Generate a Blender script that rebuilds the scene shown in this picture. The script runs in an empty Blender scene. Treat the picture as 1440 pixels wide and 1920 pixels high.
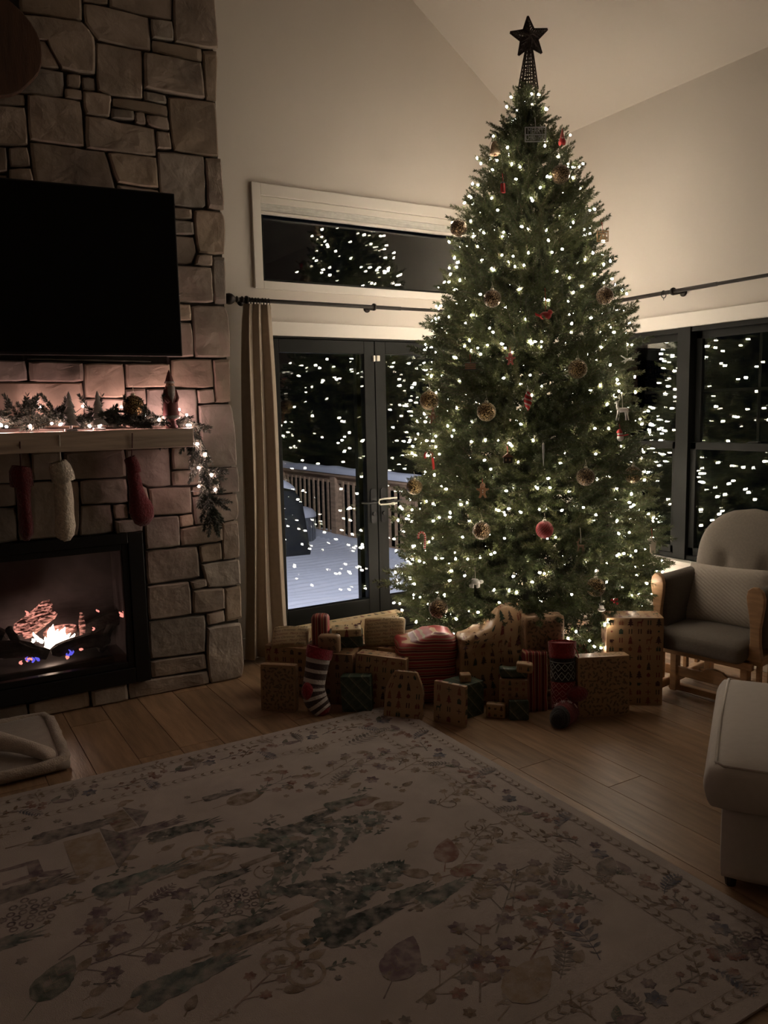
import bpy, bmesh, math, random
import numpy as np
from mathutils import Vector, Matrix, noise as mnoise

sc = bpy.context.scene
COL = sc.collection
PI = math.pi
rnd = random.Random(7)

# ---------------------------------------------------------------- camera
FPX, YAW, PITCH, ROLL = 1500.5, math.radians(30.857), math.radians(7.065), math.radians(-1.193)
EYE = Vector((0, 0, 1.55))
_cy, _sy = math.cos(YAW), math.sin(YAW)
FW = Vector((_sy * math.cos(PITCH), _cy * math.cos(PITCH), -math.sin(PITCH)))
_r = Vector((_cy, -_sy, 0)); _u = _r.cross(FW)
RT = _r * math.cos(ROLL) + _u * math.sin(ROLL)
UP = _u * math.cos(ROLL) - _r * math.sin(ROLL)
camd = bpy.data.cameras.new('camera')
camd.sensor_fit = 'VERTICAL'; camd.sensor_height = 36.0
camd.lens = 36.0 * FPX / 1920.0
camd.clip_start = 0.05
cam = bpy.data.objects.new('camera', camd); COL.objects.link(cam)
cam.matrix_world = Matrix(((RT.x, UP.x, -FW.x, EYE.x), (RT.y, UP.y, -FW.y, EYE.y), (RT.z, UP.z, -FW.z, EYE.z), (0, 0, 0, 1)))
sc.camera = cam

# ---------------------------------------------------------------- light and exposure
sc.view_settings.view_transform = 'Standard'
sc.view_settings.look = 'None'
sc.view_settings.exposure = 0.0
sc.view_settings.gamma = 1.0
sc.view_settings.use_curve_mapping = False
world = bpy.data.worlds.new('night_sky'); sc.world = world
world.use_nodes = True
world.node_tree.nodes['Background'].inputs[0].default_value = (0.10, 0.13, 0.22, 1)
world.node_tree.nodes['Background'].inputs[1].default_value = 0.006
BULB_TREE = 122.0      # radiance of the tree's fairy lights
BULB_GARLAND = 250.0    # radiance of the mantel garland's lights
FLAME = 22.0
PORCH_W = 620.0
# porch light fixed to the outside of the house, shining over the deck
pl = bpy.data.lights.new('porch_light', 'SPOT')
pl.energy = PORCH_W; pl.color = (0.84, 0.82, 1.0); pl.spot_size = math.radians(120); pl.spot_blend = 0.6; pl.shadow_soft_size = 0.12
plo = bpy.data.objects.new('porch_light', pl); COL.objects.link(plo)
plo.location = (2.6, 5.15, 3.1)
plo.rotation_euler = (Vector((4.0, 8.6, -0.2)) - Vector((2.6, 5.15, 3.1))).to_track_quat('-Z', 'Y').to_euler()
sc.cycles.max_bounces = 8
sc.cycles.transparent_max_bounces = 16
sc.cycles.sample_clamp_indirect = 0.0
sc.cycles.caustics_reflective = False; sc.cycles.caustics_refractive = False

# ---------------------------------------------------------------- helpers
def ray(px, py):
    return RT * ((px - 720) / FPX) - UP * ((py - 960) / FPX) + FW

def at(px, py, X=None, Y=None, Z=None):
    """The point of the room seen at a photograph pixel, on a plane of constant X, Y or Z."""
    v = ray(px, py)
    if Z is not None: t = (Z - EYE.z) / v.z
    elif Y is not None: t = (Y - EYE.y) / v.y
    else: t = (X - EYE.x) / v.x
    return EYE + v * t

def zat(px, py, x, y):
    """The height seen at a pixel above the floor point (x, y)."""
    v = ray(px, py)
    t = (x * v.x + y * v.y) / (v.x * v.x + v.y * v.y)
    return EYE.z + t * v.z

def tag(o, label=None, cat=None, group=None, kind=None):
    if label: o['label'] = label
    if cat: o['category'] = cat
    if group: o['group'] = group
    if kind: o['kind'] = kind
    return o

def thing(name, label, cat, loc=(0, 0, 0), rotz=0.0, group=None):
    o = bpy.data.objects.new(name, None); COL.objects.link(o)
    o.empty_display_size = 0.05
    o.location = loc; o.rotation_euler = (0, 0, rotz)
    return tag(o, label, cat, group)

def wm(o):
    m = o.matrix_basis.copy()
    if o.parent: m = wm(o.parent) @ o.matrix_parent_inverse @ m
    return m

def adopt(o, parent, world=False):
    o.parent = parent
    if world: o.matrix_parent_inverse = wm(parent).inverted()

def copy_tree(o, parent=None):
    c = o.copy(); COL.objects.link(c)
    if parent: c.parent = parent
    for ch in list(o.children): copy_tree(ch, c)
    return c

class MB:
    def __init__(s): s.v = []; s.f = []; s.c = []; s.col = None
    def add(s, vs, fs, col=None):
        b = len(s.v); s.v.extend([tuple(v) for v in vs])
        s.f.extend([tuple(i + b for i in f) for f in fs])
        s.c.extend([col or s.col or (1, 1, 1)] * len(fs)); return s
    def box(s, x0, x1, y0, y1, z0, z1, col=None):
        v = [(x, y, z) for z in (z0, z1) for y in (y0, y1) for x in (x0, x1)]
        return s.add(v, [(0, 2, 3, 1), (4, 5, 7, 6), (0, 1, 5, 4), (2, 6, 7, 3), (0, 4, 6, 2), (1, 3, 7, 5)], col)
    def obox(s, c, ax, ay, az, col=None):
        c, ax, ay, az = Vector(c), Vector(ax), Vector(ay), Vector(az)
        v = [c + ax * i + ay * j + az * k for k in (-1, 1) for j in (-1, 1) for i in (-1, 1)]
        return s.add(v, [(0, 2, 3, 1), (4, 5, 7, 6), (0, 1, 5, 4), (2, 6, 7, 3), (0, 4, 6, 2), (1, 3, 7, 5)], col)
    def bar(s, p0, p1, w, d, up=(0, 0, 1), col=None):
        p0, p1 = Vector(p0), Vector(p1); t = (p1 - p0).normalized()
        a = t.cross(Vector(up))
        if a.length < 1e-4: a = t.cross(Vector((1, 0, 0)))
        a.normalize(); b = a.cross(t).normalized()
        return s.obox((p0 + p1) / 2, a * w / 2, (p1 - p0) / 2, b * d / 2, col)
    def tube(s, path, r, n=6, cap=True, side=None, rb=None, cols=None, col=None):
        """A tube along a path; r is a radius or one per point; rb the radii along 'side' (an ellipse)."""
        P = [Vector(p) for p in path]; m = len(P)
        R = r if isinstance(r, (list, tuple)) else [r] * m
        RB = R if rb is None else (rb if isinstance(rb, (list, tuple)) else [rb] * m)
        vs = []; prev = None
        for i, p in enumerate(P):
            t = (P[min(i + 1, m - 1)] - P[max(i - 1, 0)])
            if t.length < 1e-9: t = Vector((0, 0, 1))
            t.normalize()
            if side is not None:
                b = Vector(side); b = (b - t * b.dot(t)).normalized()
            else:
                ref = prev if prev is not None else (Vector((0, 0, 1)) if abs(t.z) < .9 else Vector((1, 0, 0)))
                b = (ref - t * ref.dot(t)).normalized(); prev = b
            a = b.cross(t)
            for k in range(n):
                th = 2 * PI * k / n
                vs.append(p + a * (R[i] * math.cos(th)) + b * (RB[i] * math.sin(th)))
        for i in range(m - 1):
            fs = [(i * n + k, i * n + (k + 1) % n, (i + 1) * n + (k + 1) % n, (i + 1) * n + k) for k in range(n)]
            b0 = len(s.v)
            s.f.extend([tuple(q + b0 for q in f) for f in fs]); s.c.extend([(cols[i] if cols else (col or s.col or (1, 1, 1)))] * n)
        b0 = len(s.v); s.v.extend([tuple(v) for v in vs])
        if cap:
            s.f.append(tuple(b0 + k for k in reversed(range(n)))); s.c.append(cols[0] if cols else (col or s.col or (1, 1, 1)))
            s.f.append(tuple(b0 + (m - 1) * n + k for k in range(n))); s.c.append(cols[-1] if cols else (col or s.col or (1, 1, 1)))
        return s
    def lathe(s, prof, n=16, o=(0, 0, 0), axis=(0, 0, 1), col=None):
        ax = Vector(axis).normalized(); a = ax.orthogonal().normalized(); b = ax.cross(a); o = Vector(o)
        vs = []
        for r, z in prof:
            for k in range(n):
                th = 2 * PI * k / n
                vs.append(o + ax * z + (a * math.cos(th) + b * math.sin(th)) * max(r, 1e-5))
        m = len(prof)
        fs = [(i * n + k, i * n + (k + 1) % n, (i + 1) * n + (k + 1) % n, (i + 1) * n + k) for i in range(m - 1) for k in range(n)]
        return s.add(vs, fs, col)
    def sphere(s, c, r, n=12, m=8, sq=(1, 1, 1), col=None):
        c = Vector(c); vs = []
        for i in range(m + 1):
            ph = PI * i / m
            for k in range(n):
                th = 2 * PI * k / n
                vs.append((c.x + r * sq[0] * math.sin(ph) * math.cos(th), c.y + r * sq[1] * math.sin(ph) * math.sin(th), c.z - r * sq[2] * math.cos(ph)))
        fs = [(i * n + k, i * n + (k + 1) % n, (i + 1) * n + (k + 1) % n, (i + 1) * n + k) for i in range(m) for k in range(n)]
        return s.add(vs, fs, col)
    def prism(s, poly, o, u, v, th, col=None):
        """A flat outline (2-D points) in the plane o + x u + y v, thickened by th along u x v on both sides."""
        o, u, v = Vector(o), Vector(u), Vector(v); nrm = u.cross(v).normalized() * th
        n = len(poly); P = [o + u * p[0] + v * p[1] for p in poly]
        vs = [p - nrm for p in P] + [p + nrm for p in P]
        fs = [tuple(reversed(range(n))), tuple(range(n, 2 * n))] + [(i, (i + 1) % n, n + (i + 1) % n, n + i) for i in range(n)]
        return s.add(vs, fs, col)
    def grid(s, fn, nu, nv, col=None, closed_u=False):
        vs = [fn(i / (nu - (0 if closed_u else 1)), j / (nv - 1)) for j in range(nv) for i in range(nu)]
        fs = []
        for j in range(nv - 1):
            for i in range(nu if closed_u else nu - 1):
                i2 = (i + 1) % nu
                fs.append((j * nu + i, j * nu + i2, (j + 1) * nu + i2, (j + 1) * nu + i))
        return s.add(vs, fs, col)
    def soft(s, w, d, h, r, n=7, c=(0, 0, 0), fn=None, col=None):
        """A rounded box centred on c with corner radius r."""
        vs = []; fs = []; idx = {}
        def vert(i, j, k):
            key = (i, j, k)
            if key in idx: return idx[key]
            def ax(q, L):
                t = 2 * q / n - 1
                return math.copysign(abs(t) ** 0.75, t) * L / 2
            p = Vector((ax(i, w), ax(j, d), ax(k, h)))
            q = Vector((max(-w / 2 + r, min(w / 2 - r, p.x)), max(-d / 2 + r, min(d / 2 - r, p.y)), max(-h / 2 + r, min(h / 2 - r, p.z))))
            e = p - q
            if e.length > 1e-9: p = q + e * (r / max(e.length, r)) if e.length > r else p
            if fn: p = fn(p)
            idx[key] = len(vs); vs.append(p + Vector(c)); return idx[key]
        for a in range(n):
            for b in range(n):
                fs.append((vert(a, b, 0), vert(a, b + 1, 0), vert(a + 1, b + 1, 0), vert(a + 1, b, 0)))
                fs.append((vert(a, b, n), vert(a + 1, b, n), vert(a + 1, b + 1, n), vert(a, b + 1, n)))
                fs.append((vert(a, 0, b), vert(a + 1, 0, b), vert(a + 1, 0, b + 1), vert(a, 0, b + 1)))
                fs.append((vert(a, n, b), vert(a, n, b + 1), vert(a + 1, n, b + 1), vert(a + 1, n, b)))
                fs.append((vert(0, a, b), vert(0, a, b + 1), vert(0, a + 1, b + 1), vert(0, a + 1, b)))
                fs.append((vert(n, a, b), vert(n, a + 1, b), vert(n, a + 1, b + 1), vert(n, a, b + 1)))
        return s.add(vs, fs, col)
    def mesh(s, name, mat, smooth=False, vcol=False):
        me = bpy.data.meshes.new(name)
        me.from_pydata(s.v, [], s.f); me.materials.append(mat)
        if vcol:
            ca = me.color_attributes.new('Col', 'FLOAT_COLOR', 'CORNER')
            buf = np.empty((len(me.loops), 4), np.float32); k = 0
            for f, c in zip(s.f, s.c):
                buf[k:k + len(f), :3] = c[:3]; buf[k:k + len(f), 3] = 1; k += len(f)
            ca.data.foreach_set('color', buf.ravel())
        if smooth: me.polygons.foreach_set('use_smooth', [True] * len(me.polygons))
        me.update(); return me
    def build(s, name, mat, parent=None, smooth=False, vcol=False, bevel=0, sub=0, world=False, label=None, cat=None, group=None, kind=None):
        me = s.mesh(name, mat, smooth, vcol)
        o = bpy.data.objects.new(name, me); COL.objects.link(o)
        if parent is not None: adopt(o, parent, world)
        if bevel:
            b = o.modifiers.new('edges', 'BEVEL'); b.width = bevel; b.segments = 2; b.limit_method = 'ANGLE'
        if sub:
            m = o.modifiers.new('smooth', 'SUBSURF'); m.levels = sub; m.render_levels = sub
        return tag(o, label, cat, group, kind)

def obj_of(name, me, parent=None, world=False, **k):
    o = bpy.data.objects.new(name, me); COL.objects.link(o)
    if parent is not None: adopt(o, parent, world)
    return tag(o, **k)

def raw_mesh(name, V, F3, mat, C=None):
    """A triangle mesh from numpy arrays (for the needle masses)."""
    me = bpy.data.meshes.new(name)
    nv, nf = len(V), len(F3)
    me.vertices.add(nv); me.vertices.foreach_set('co', np.asarray(V, np.float32).ravel())
    me.loops.add(nf * 3); me.loops.foreach_set('vertex_index', np.asarray(F3, np.int32).ravel())
    me.polygons.add(nf); me.polygons.foreach_set('loop_start', np.arange(0, nf * 3, 3, dtype=np.int32))
    me.polygons.foreach_set('loop_total', np.full(nf, 3, np.int32))
    me.update(calc_edges=True); me.materials.append(mat)
    if C is not None:
        ca = me.color_attributes.new('Col', 'FLOAT_COLOR', 'POINT')
        ca.data.foreach_set('color', np.asarray(C, np.float32).ravel())
    return me

# ---------------------------------------------------------------- materials
def M(name, col=(.5, .5, .5), rough=.6, metal=0.0, var=0.0, vs=6.0, bump=0.0, bs=40.0, emit=None, vcol=False, objvar=0.0, sheen=0.0, spec=0.5, stretch=None, coord='Object', detail=4.0, col2=None, vfade=0.0):
    m = bpy.data.materials.new(name); m.use_nodes = True
    nt = m.node_tree; N = nt.nodes; L = nt.links
    bs_ = N['Principled BSDF']
    bs_.inputs['Roughness'].default_value = rough; bs_.inputs['Metallic'].default_value = metal
    bs_.inputs['Specular IOR Level'].default_value = spec
    if sheen: bs_.inputs['Sheen Weight'].default_value = sheen
    tc = N.new('ShaderNodeTexCoord'); vec = tc.outputs[coord]
    if stretch or objvar:
        mp = N.new('ShaderNodeMapping'); L.new(vec, mp.inputs[0]); vec = mp.outputs[0]
        if stretch: mp.inputs['Scale'].default_value = stretch
        if objvar:
            oi = N.new('ShaderNodeObjectInfo'); mm = N.new('ShaderNodeMath'); mm.operation = 'MULTIPLY'; mm.inputs[1].default_value = 37.0
            L.new(oi.outputs['Random'], mm.inputs[0]); cb = N.new('ShaderNodeCombineXYZ')
            for i in range(3): L.new(mm.outputs[0], cb.inputs[i])
            L.new(cb.outputs[0], mp.inputs['Location'])
    cur = None
    if vcol:
        at_ = N.new('ShaderNodeAttribute'); at_.attribute_name = 'Col'; cur = at_.outputs['Color']
    else:
        rgb = N.new('ShaderNodeRGB'); rgb.outputs[0].default_value = (*col, 1); cur = rgb.outputs[0]
    if var:
        nz = N.new('ShaderNodeTexNoise'); nz.inputs['Scale'].default_value = vs; nz.inputs['Detail'].default_value = detail
        L.new(vec, nz.inputs['Vector'])
        mr = N.new('ShaderNodeMapRange'); mr.inputs['From Min'].default_value = .3; mr.inputs['From Max'].default_value = .7
        L.new(nz.outputs['Fac'], mr.inputs[0])
        if col2:
            mx = N.new('ShaderNodeMix'); mx.data_type = 'RGBA'; L.new(mr.outputs[0], mx.inputs['Factor']); L.new(cur, mx.inputs[6]); mx.inputs[7].default_value = (*col2, 1); cur = mx.outputs[2]
        else:
            mr.inputs['To Min'].default_value = 1 - var; mr.inputs['To Max'].default_value = 1 + var
            hs = N.new('ShaderNodeHueSaturation'); L.new(cur, hs.inputs['Color']); L.new(mr.outputs[0], hs.inputs['Value']); cur = hs.outputs[0]
    if objvar:
        mr2 = N.new('ShaderNodeMapRange'); mr2.inputs['To Min'].default_value = 1 - objvar; mr2.inputs['To Max'].default_value = 1 + objvar
        L.new(oi.outputs['Random'], mr2.inputs[0])
        hs2 = N.new('ShaderNodeHueSaturation'); L.new(cur, hs2.inputs['Color']); L.new(mr2.outputs[0], hs2.inputs['Value']); cur = hs2.outputs[0]
    L.new(cur, bs_.inputs['Base Color'])
    if bump:
        nb = N.new('ShaderNodeTexNoise'); nb.inputs['Scale'].default_value = bs; nb.inputs['Detail'].default_value = 6
        L.new(vec, nb.inputs['Vector'])
        bp = N.new('ShaderNodeBump'); bp.inputs['Strength'].default_value = bump; bp.inputs['Distance'].default_value = .01
        L.new(nb.outputs['Fac'], bp.inputs['Height']); L.new(bp.outputs[0], bs_.inputs['Normal'])
    if emit:
        bs_.inputs['Emission Color'].default_value = (*emit[:3], 1); bs_.inputs['Emission Strength'].default_value = emit[3]
    m['sock'] = 0
    return m

def glass_mat(name, tint=(.93, .95, .95), ior=1.52):
    m = bpy.data.materials.new(name); m.use_nodes = True
    nt = m.node_tree; N = nt.nodes; L = nt.links
    N.remove(N['Principled BSDF'])
    fr = N.new('ShaderNodeFresnel'); fr.inputs[0].default_value = ior
    tr = N.new('ShaderNodeBsdfTransparent'); tr.inputs[0].default_value = (*tint, 1)
    gl = N.new('ShaderNodeBsdfGlossy'); gl.inputs['Roughness'].default_value = 0.0
    mx = N.new('ShaderNodeMixShader'); L.new(fr.outputs[0], mx.inputs[0]); L.new(tr.outputs[0], mx.inputs[1]); L.new(gl.outputs[0], mx.inputs[2])
    L.new(mx.outputs[0], N['Material Output'].inputs[0])
    return m

def emit_mat(name, col, s):
    m = bpy.data.materials.new(name); m.use_nodes = True
    N = m.node_tree.nodes; L = m.node_tree.links; N.remove(N['Principled BSDF'])
    e = N.new('ShaderNodeEmission'); e.inputs[0].default_value = (*col, 1); e.inputs[1].default_value = s
    L.new(e.outputs[0], N['Material Output'].inputs[0]); return m

WALLP = M('wall_paint', (.71, .648, .575), .75, bump=.04, bs=180)
CEILP = M('ceiling_paint', (.62, .565, .50), .8)
TRIMP = M('trim_paint', (.77, .72, .645), .4)
BLACKP = M('black_window_paint', (.008, .0085, .007), .5, spec=.2)
DARKSTEEL = M('dark_bronze', (.018, .014, .012), .35, metal=.6)
GLASS = glass_mat('window_glass')
FLOORW = M('oak_plank', (.27, .17, .10), .34, var=.3, vs=5, stretch=(7, .7, 7), objvar=.16, bump=.12, bs=30)
SUBFLOOR = M('floor_gap', (.03, .02, .014), .9)
STONE = M('quarried_stone', (.31, .25, .205), .85, var=.28, vs=5, objvar=.22, bump=.9, bs=16, detail=8)
MORTAR = M('dark_mortar', (.05, .041, .034), .95, bump=.4, bs=60)  # dark mortar backing, visible in the joints between the stones
# ================================================================ structure
YB, XR = 4.74, 4.229          # back wall (doors) and right wall (windows)
XL, YF = -2.6, -2.6           # the walls behind the viewer
EAVE, SLOPE, RIDGE = 3.49, 0.70, 0.9
def ceil_z(x): return EAVE + SLOPE * (XR - max(x, RIDGE)) - (SLOPE * (RIDGE - x) if x < RIDGE else 0)

# floor of separate planks along Y
fl = MB().box(XL, XR, YF, YB + .2, -.06, -.012).build('floor', SUBFLOOR, kind='structure')
W = .196; k0 = int(math.floor((XL - .615) / W)); plank_meshes = {}
for k in range(k0, int((XR - .615) / W) + 1):
    x0 = .615 + k * W; x1 = min(x0 + W, XR); x0 = max(x0, XL)
    y = YF - rnd.random() * 1.7
    while y < YB + .1:
        y1 = y + rnd.choice((1.55, 1.9, 2.2))
        a, b = max(y, YF), min(y1, YB + .1)
        if b - a > .05:
            MB().box(x0 + .0012, x1 - .0012, a + .001, b - .001, -.0145, 0).build('plank', FLOORW, fl, bevel=.0012)
        y = y1

# back wall with the openings for the french doors and the transom
DX0, DX1, DZ1 = 2.02, 3.53, 2.045
TX0, TX1, TZ0, TZ1 = 1.991, 3.60, 2.374, 2.86
WT = .20
bw = MB()
bw.box(1.2, DX0, YB, YB + WT, 0, TZ0); bw.box(DX1, XR + WT, YB, YB + WT, 0, TZ0)
bw.box(DX0, DX1, YB, YB + WT, DZ1, TZ0)
bw.box(1.2, TX0, YB, YB + WT, TZ0, TZ1); bw.box(TX1, XR + WT, YB, YB + WT, TZ0, TZ1)
pts = [(1.2, TZ1), (XR + WT, TZ1), (XR + WT, ceil_z(XR)), (1.2, ceil_z(1.2))]
bw.prism(pts, (0, YB + WT / 2, 0), (1, 0, 0), (0, 0, 1), WT / 2)
pts = [(XL, 0), (1.2, 0), (1.2, ceil_z(1.2)), (RIDGE, ceil_z(RIDGE)), (XL, ceil_z(XL))]
bw.prism([(XL, 0), (-.62, 0), (-.62, ceil_z(-.62)), (XL, ceil_z(XL))], (0, YB + WT / 2, 0), (1, 0, 0), (0, 0, 1), WT / 2)
bw.prism([(-.62, 2.2), (1.2, 2.2), (1.2, ceil_z(1.2)), (RIDGE, ceil_z(RIDGE)), (-.62, ceil_z(-.62))], (0, YB + WT / 2, 0), (1, 0, 0), (0, 0, 1), WT / 2)
bw.box(-.62, 1.2, YB + .3, YB + .4, 0, 2.2)
bw.build('wall_back', WALLP, kind='structure')

# right wall with the window opening
WY0, WY1, WZ0, WZ1 = 2.45, 4.33, .575, 2.04
rw = MB()
rw.box(XR, XR + WT, YF, WY0, 0, EAVE); rw.box(XR, XR + WT, WY1, YB, 0, EAVE)
rw.box(XR, XR + WT, WY0, WY1, 0, WZ0); rw.box(XR, XR + WT, WY0, WY1, WZ1, EAVE)
rw.build('wall_right', WALLP, kind='structure')
MB().prism([(XL, 0), (XR, 0), (XR, ceil_z(XR)), (RIDGE, ceil_z(RIDGE)), (XL, ceil_z(XL))], (0, YF - .1, 0), (1, 0, 0), (0, 0, 1), .1).build('wall_front', WALLP, kind='structure')
MB().box(XL - .2, XL, YF, YB, 0, ceil_z(XL) + .1).build('wall_left', WALLP, kind='structure')
cb = MB()
def slab(xa, xb):
    za, zb = ceil_z(xa), ceil_z(xb)
    v = [(xa, YF, za), (xb, YF, zb), (xb, YB + WT, zb), (xa, YB + WT, za)]
    cb.add(v + [(x, y, z + .15) for x, y, z in v], [(0, 1, 2, 3), (7, 6, 5, 4), (0, 4, 5, 1), (1, 5, 6, 2), (2, 6, 7, 3), (3, 7, 4, 0)])
slab(XL, RIDGE); slab(RIDGE, XR + WT)
cb.build('ceiling', CEILP, kind='structure')

# trims
MB().box(1.64, DX0 - .09, YB - .016, YB - .001, 0, .14).build('baseboard_back', TRIMP, bevel=.003, kind='structure')
MB().box(XR - .016, XR - .001, YF, YB - .02, 0, .14).build('baseboard_right', TRIMP, bevel=.003, kind='structure')
t = MB(); t.box(DX0 - .09, DX0, YB - .02, YB - .001, 0, DZ1 + .0); t.box(DX1, DX1 + .09, YB - .02, YB - .001, 0, DZ1); t.box(DX0 - .09, DX1 + .09, YB - .022, YB - .001, DZ1, DZ1 + .085)
t.build('trim_1', TRIMP, bevel=.003, kind='structure')
t = MB(); t.box(XR - .02, XR - .001, WY0 - .09, WY1 + .09, WZ1, WZ1 + .085); t.box(XR - .02, XR - .001, WY0 - .09, WY0, WZ0 - .03, WZ1); t.box(XR - .02, XR - .001, WY1, WY1 + .09, WZ0 - .03, WZ1); t.box(XR - .06, XR + .03, WY0 - .1, WY1 + .1, WZ0 - .028, WZ0)
t.box(XR - .018, XR - .001, WY0 - .06, WY1 + .06, WZ0 - .10, WZ0 - .03)
t.build('trim_2', TRIMP, bevel=.003, kind='structure')

# transom window: trim, blind head, frame, glass
w1 = thing('window_1', None, None, (TX0, YB, TZ0)); tag(w1, kind='structure')
TT = 2.954
f = MB(); f.box(1.934, TX0, YB - .022, YB - .001, 2.326, TT); f.box(TX1, TX1 + .06, YB - .022, YB - .001, 2.326, TT)
f.box(TX0, TX1, YB - .022, YB - .001, TZ1 + .022, TT); f.box(TX0, TX1, YB - .022, YB - .001, 2.326, TZ0)
f.build('window_trim', TRIMP, w1, world=True, bevel=.003)
f = MB(); f.box(TX0, TX0 + .03, YB + .03, YB + .11, TZ0, TZ1); f.box(TX1 - .03, TX1, YB + .03, YB + .11, TZ0, TZ1); f.box(TX0, TX1, YB + .03, YB + .11, TZ0, TZ0 + .02); f.box(TX0, TX1, YB + .03, YB + .11, TZ1 - .03, TZ1)
f.build('window_frame', BLACKP, w1, world=True)
[MB().box(TX0 + .03, TX1 - .03, YB + .06 + q, YB + .063 + q, TZ0 + .02, TZ1 - .03).build('pane', GLASS, w1, world=True) for q in (0, .010)]
BLIND = M('cellular_blind', (.70, .68, .62), .7, var=.08, vs=30)
f = MB()
f.box(TX0 + .004, TX1 - .004, YB - .012, YB + .026, TZ1 - .02, TZ1 + .02)
f.build('blind_headrail', TRIMP, w1, world=True, bevel=.004)
f = MB()
for i in range(5):
    z = TZ1 - .022 - i * .0085
    f.box(TX0 + .006, TX1 - .006, YB - .008 + (.004 if i % 2 else 0), YB + .024, z - .008, z)
f.build('blind_stack', BLIND, w1, world=True)
MB().box(TX0 + .006, TX1 - .006, YB - .011, YB + .024, TZ1 - .082, TZ1 - .066).build('blind_rail', TRIMP, w1, world=True, bevel=.003)

# french doors
d1 = thing('door_1', None, None, (DX0, YB, 0)); tag(d1, kind='structure')
DY0, DY1 = YB + .004, YB + .06
f = MB(); f.box(DX0, DX1, YB - .004, YB + WT - .01, DZ1 - .012, DZ1); f.box(DX0, DX0 + .018, YB - .004, YB + WT - .01, 0, DZ1); f.box(DX1 - .018, DX1, YB - .004, YB + WT - .01, 0, DZ1); f.box(DX0, DX1, YB - .01, YB + WT, 0, .025)
f.build('door_frame', BLACKP, d1, world=True, bevel=.002)
def leaf(xa, xb, ga, gb):
    g0, g1 = .268, 1.945
    f = MB(); f.box(xa, ga, DY0, DY1, .03, 2.03); f.box(gb, xb, DY0, DY1, .03, 2.03)
    f.box(ga, gb, DY0, DY1, .03, g0); f.box(ga, gb, DY0, DY1, g1, 2.03)
    lf = f.build('door_leaf', BLACKP, d1, world=True, bevel=.003)
    [MB().box(ga - .004, gb + .004, DY0 + .012 + q, DY0 + .015 + q, g0 - .004, g1 + .004).build('pane', GLASS, lf) for q in (0, .010)]      # double glazing
    return lf
l1 = leaf(DX0 + .02, 2.783, 2.086, 2.703)
l2 = leaf(2.788, DX1 - .02, 2.871, 3.45)
# outer screen-door frame beyond the glass
f = MB(); f.box(2.70, 2.868, YB + .11, YB + .155, .03, 2.03); f.box(DX0 + .02, 2.70, YB + .13, YB + .155, .03, .10); f.box(2.868, DX1 - .02, YB + .13, YB + .155, .03, .10)
f.build('screen_frame', BLACKP, d1, world=True)
HANDLE = M('black_handle', (.01, .01, .01), .3, metal=.4)
def lever(lf, x, dx):
    f = MB(); zc = .945
    f.prism([(.022 * math.cos(a) , (.10 if math.sin(a) > 0 else -.10) + .022 * math.sin(a)) for a in [i * PI / 8 for i in range(16)]], (x, YB, zc - .03), (1, 0, 0), (0, 0, 1), .006)
    f.tube([(x, YB - .006, zc), (x, YB - .05, zc), (x + dx * .03, YB - .056, zc), (x + dx * .075, YB - .054, zc - .004), (x + dx * .12, YB - .05, zc + .004)], [.009, .009, .009, .008, .006], 8)
    f.tube([(x, YB - .005, zc - .085), (x, YB - .02, zc - .085)], .014, 10)
    f.build('lever_handle', HANDLE, lf, smooth=False)
lever(l1, 2.748, -1); lever(l2, 2.828, 1)
WHITEP = M('white_plastic', (.75, .72, .62), .35)
f = MB(); f.box(2.768, 2.783, YB - .012, YB + .004, 1.895, 1.935)
f.box(2.795, 2.818, YB - .014, YB + .004, 1.897, 1.935)
f.build('safety_latch', WHITEP, d1, world=True, bevel=.003)
ck = MB()
zc = .945
ck.tube([(2.76, YB - .062, zc - .012), (2.752, YB - .064, zc), (2.76, YB - .064, zc + .018), (2.80, YB - .066, zc + .021), (2.90, YB - .064, zc + .022)], .0055, 8)
ck.tube([(2.76, YB - .062, zc - .012), (2.77, YB - .066, zc - .017), (2.82, YB - .066, zc - .018), (2.90, YB - .064, zc - .016)], .0055, 8)
ck.box(2.855, 2.878, YB - .076, YB - .056, zc - .026, zc - .008)
ck.build('child_lock', WHITEP, smooth=True, label='white sliding child lock looped over the black door handles', cat='lock')

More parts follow.
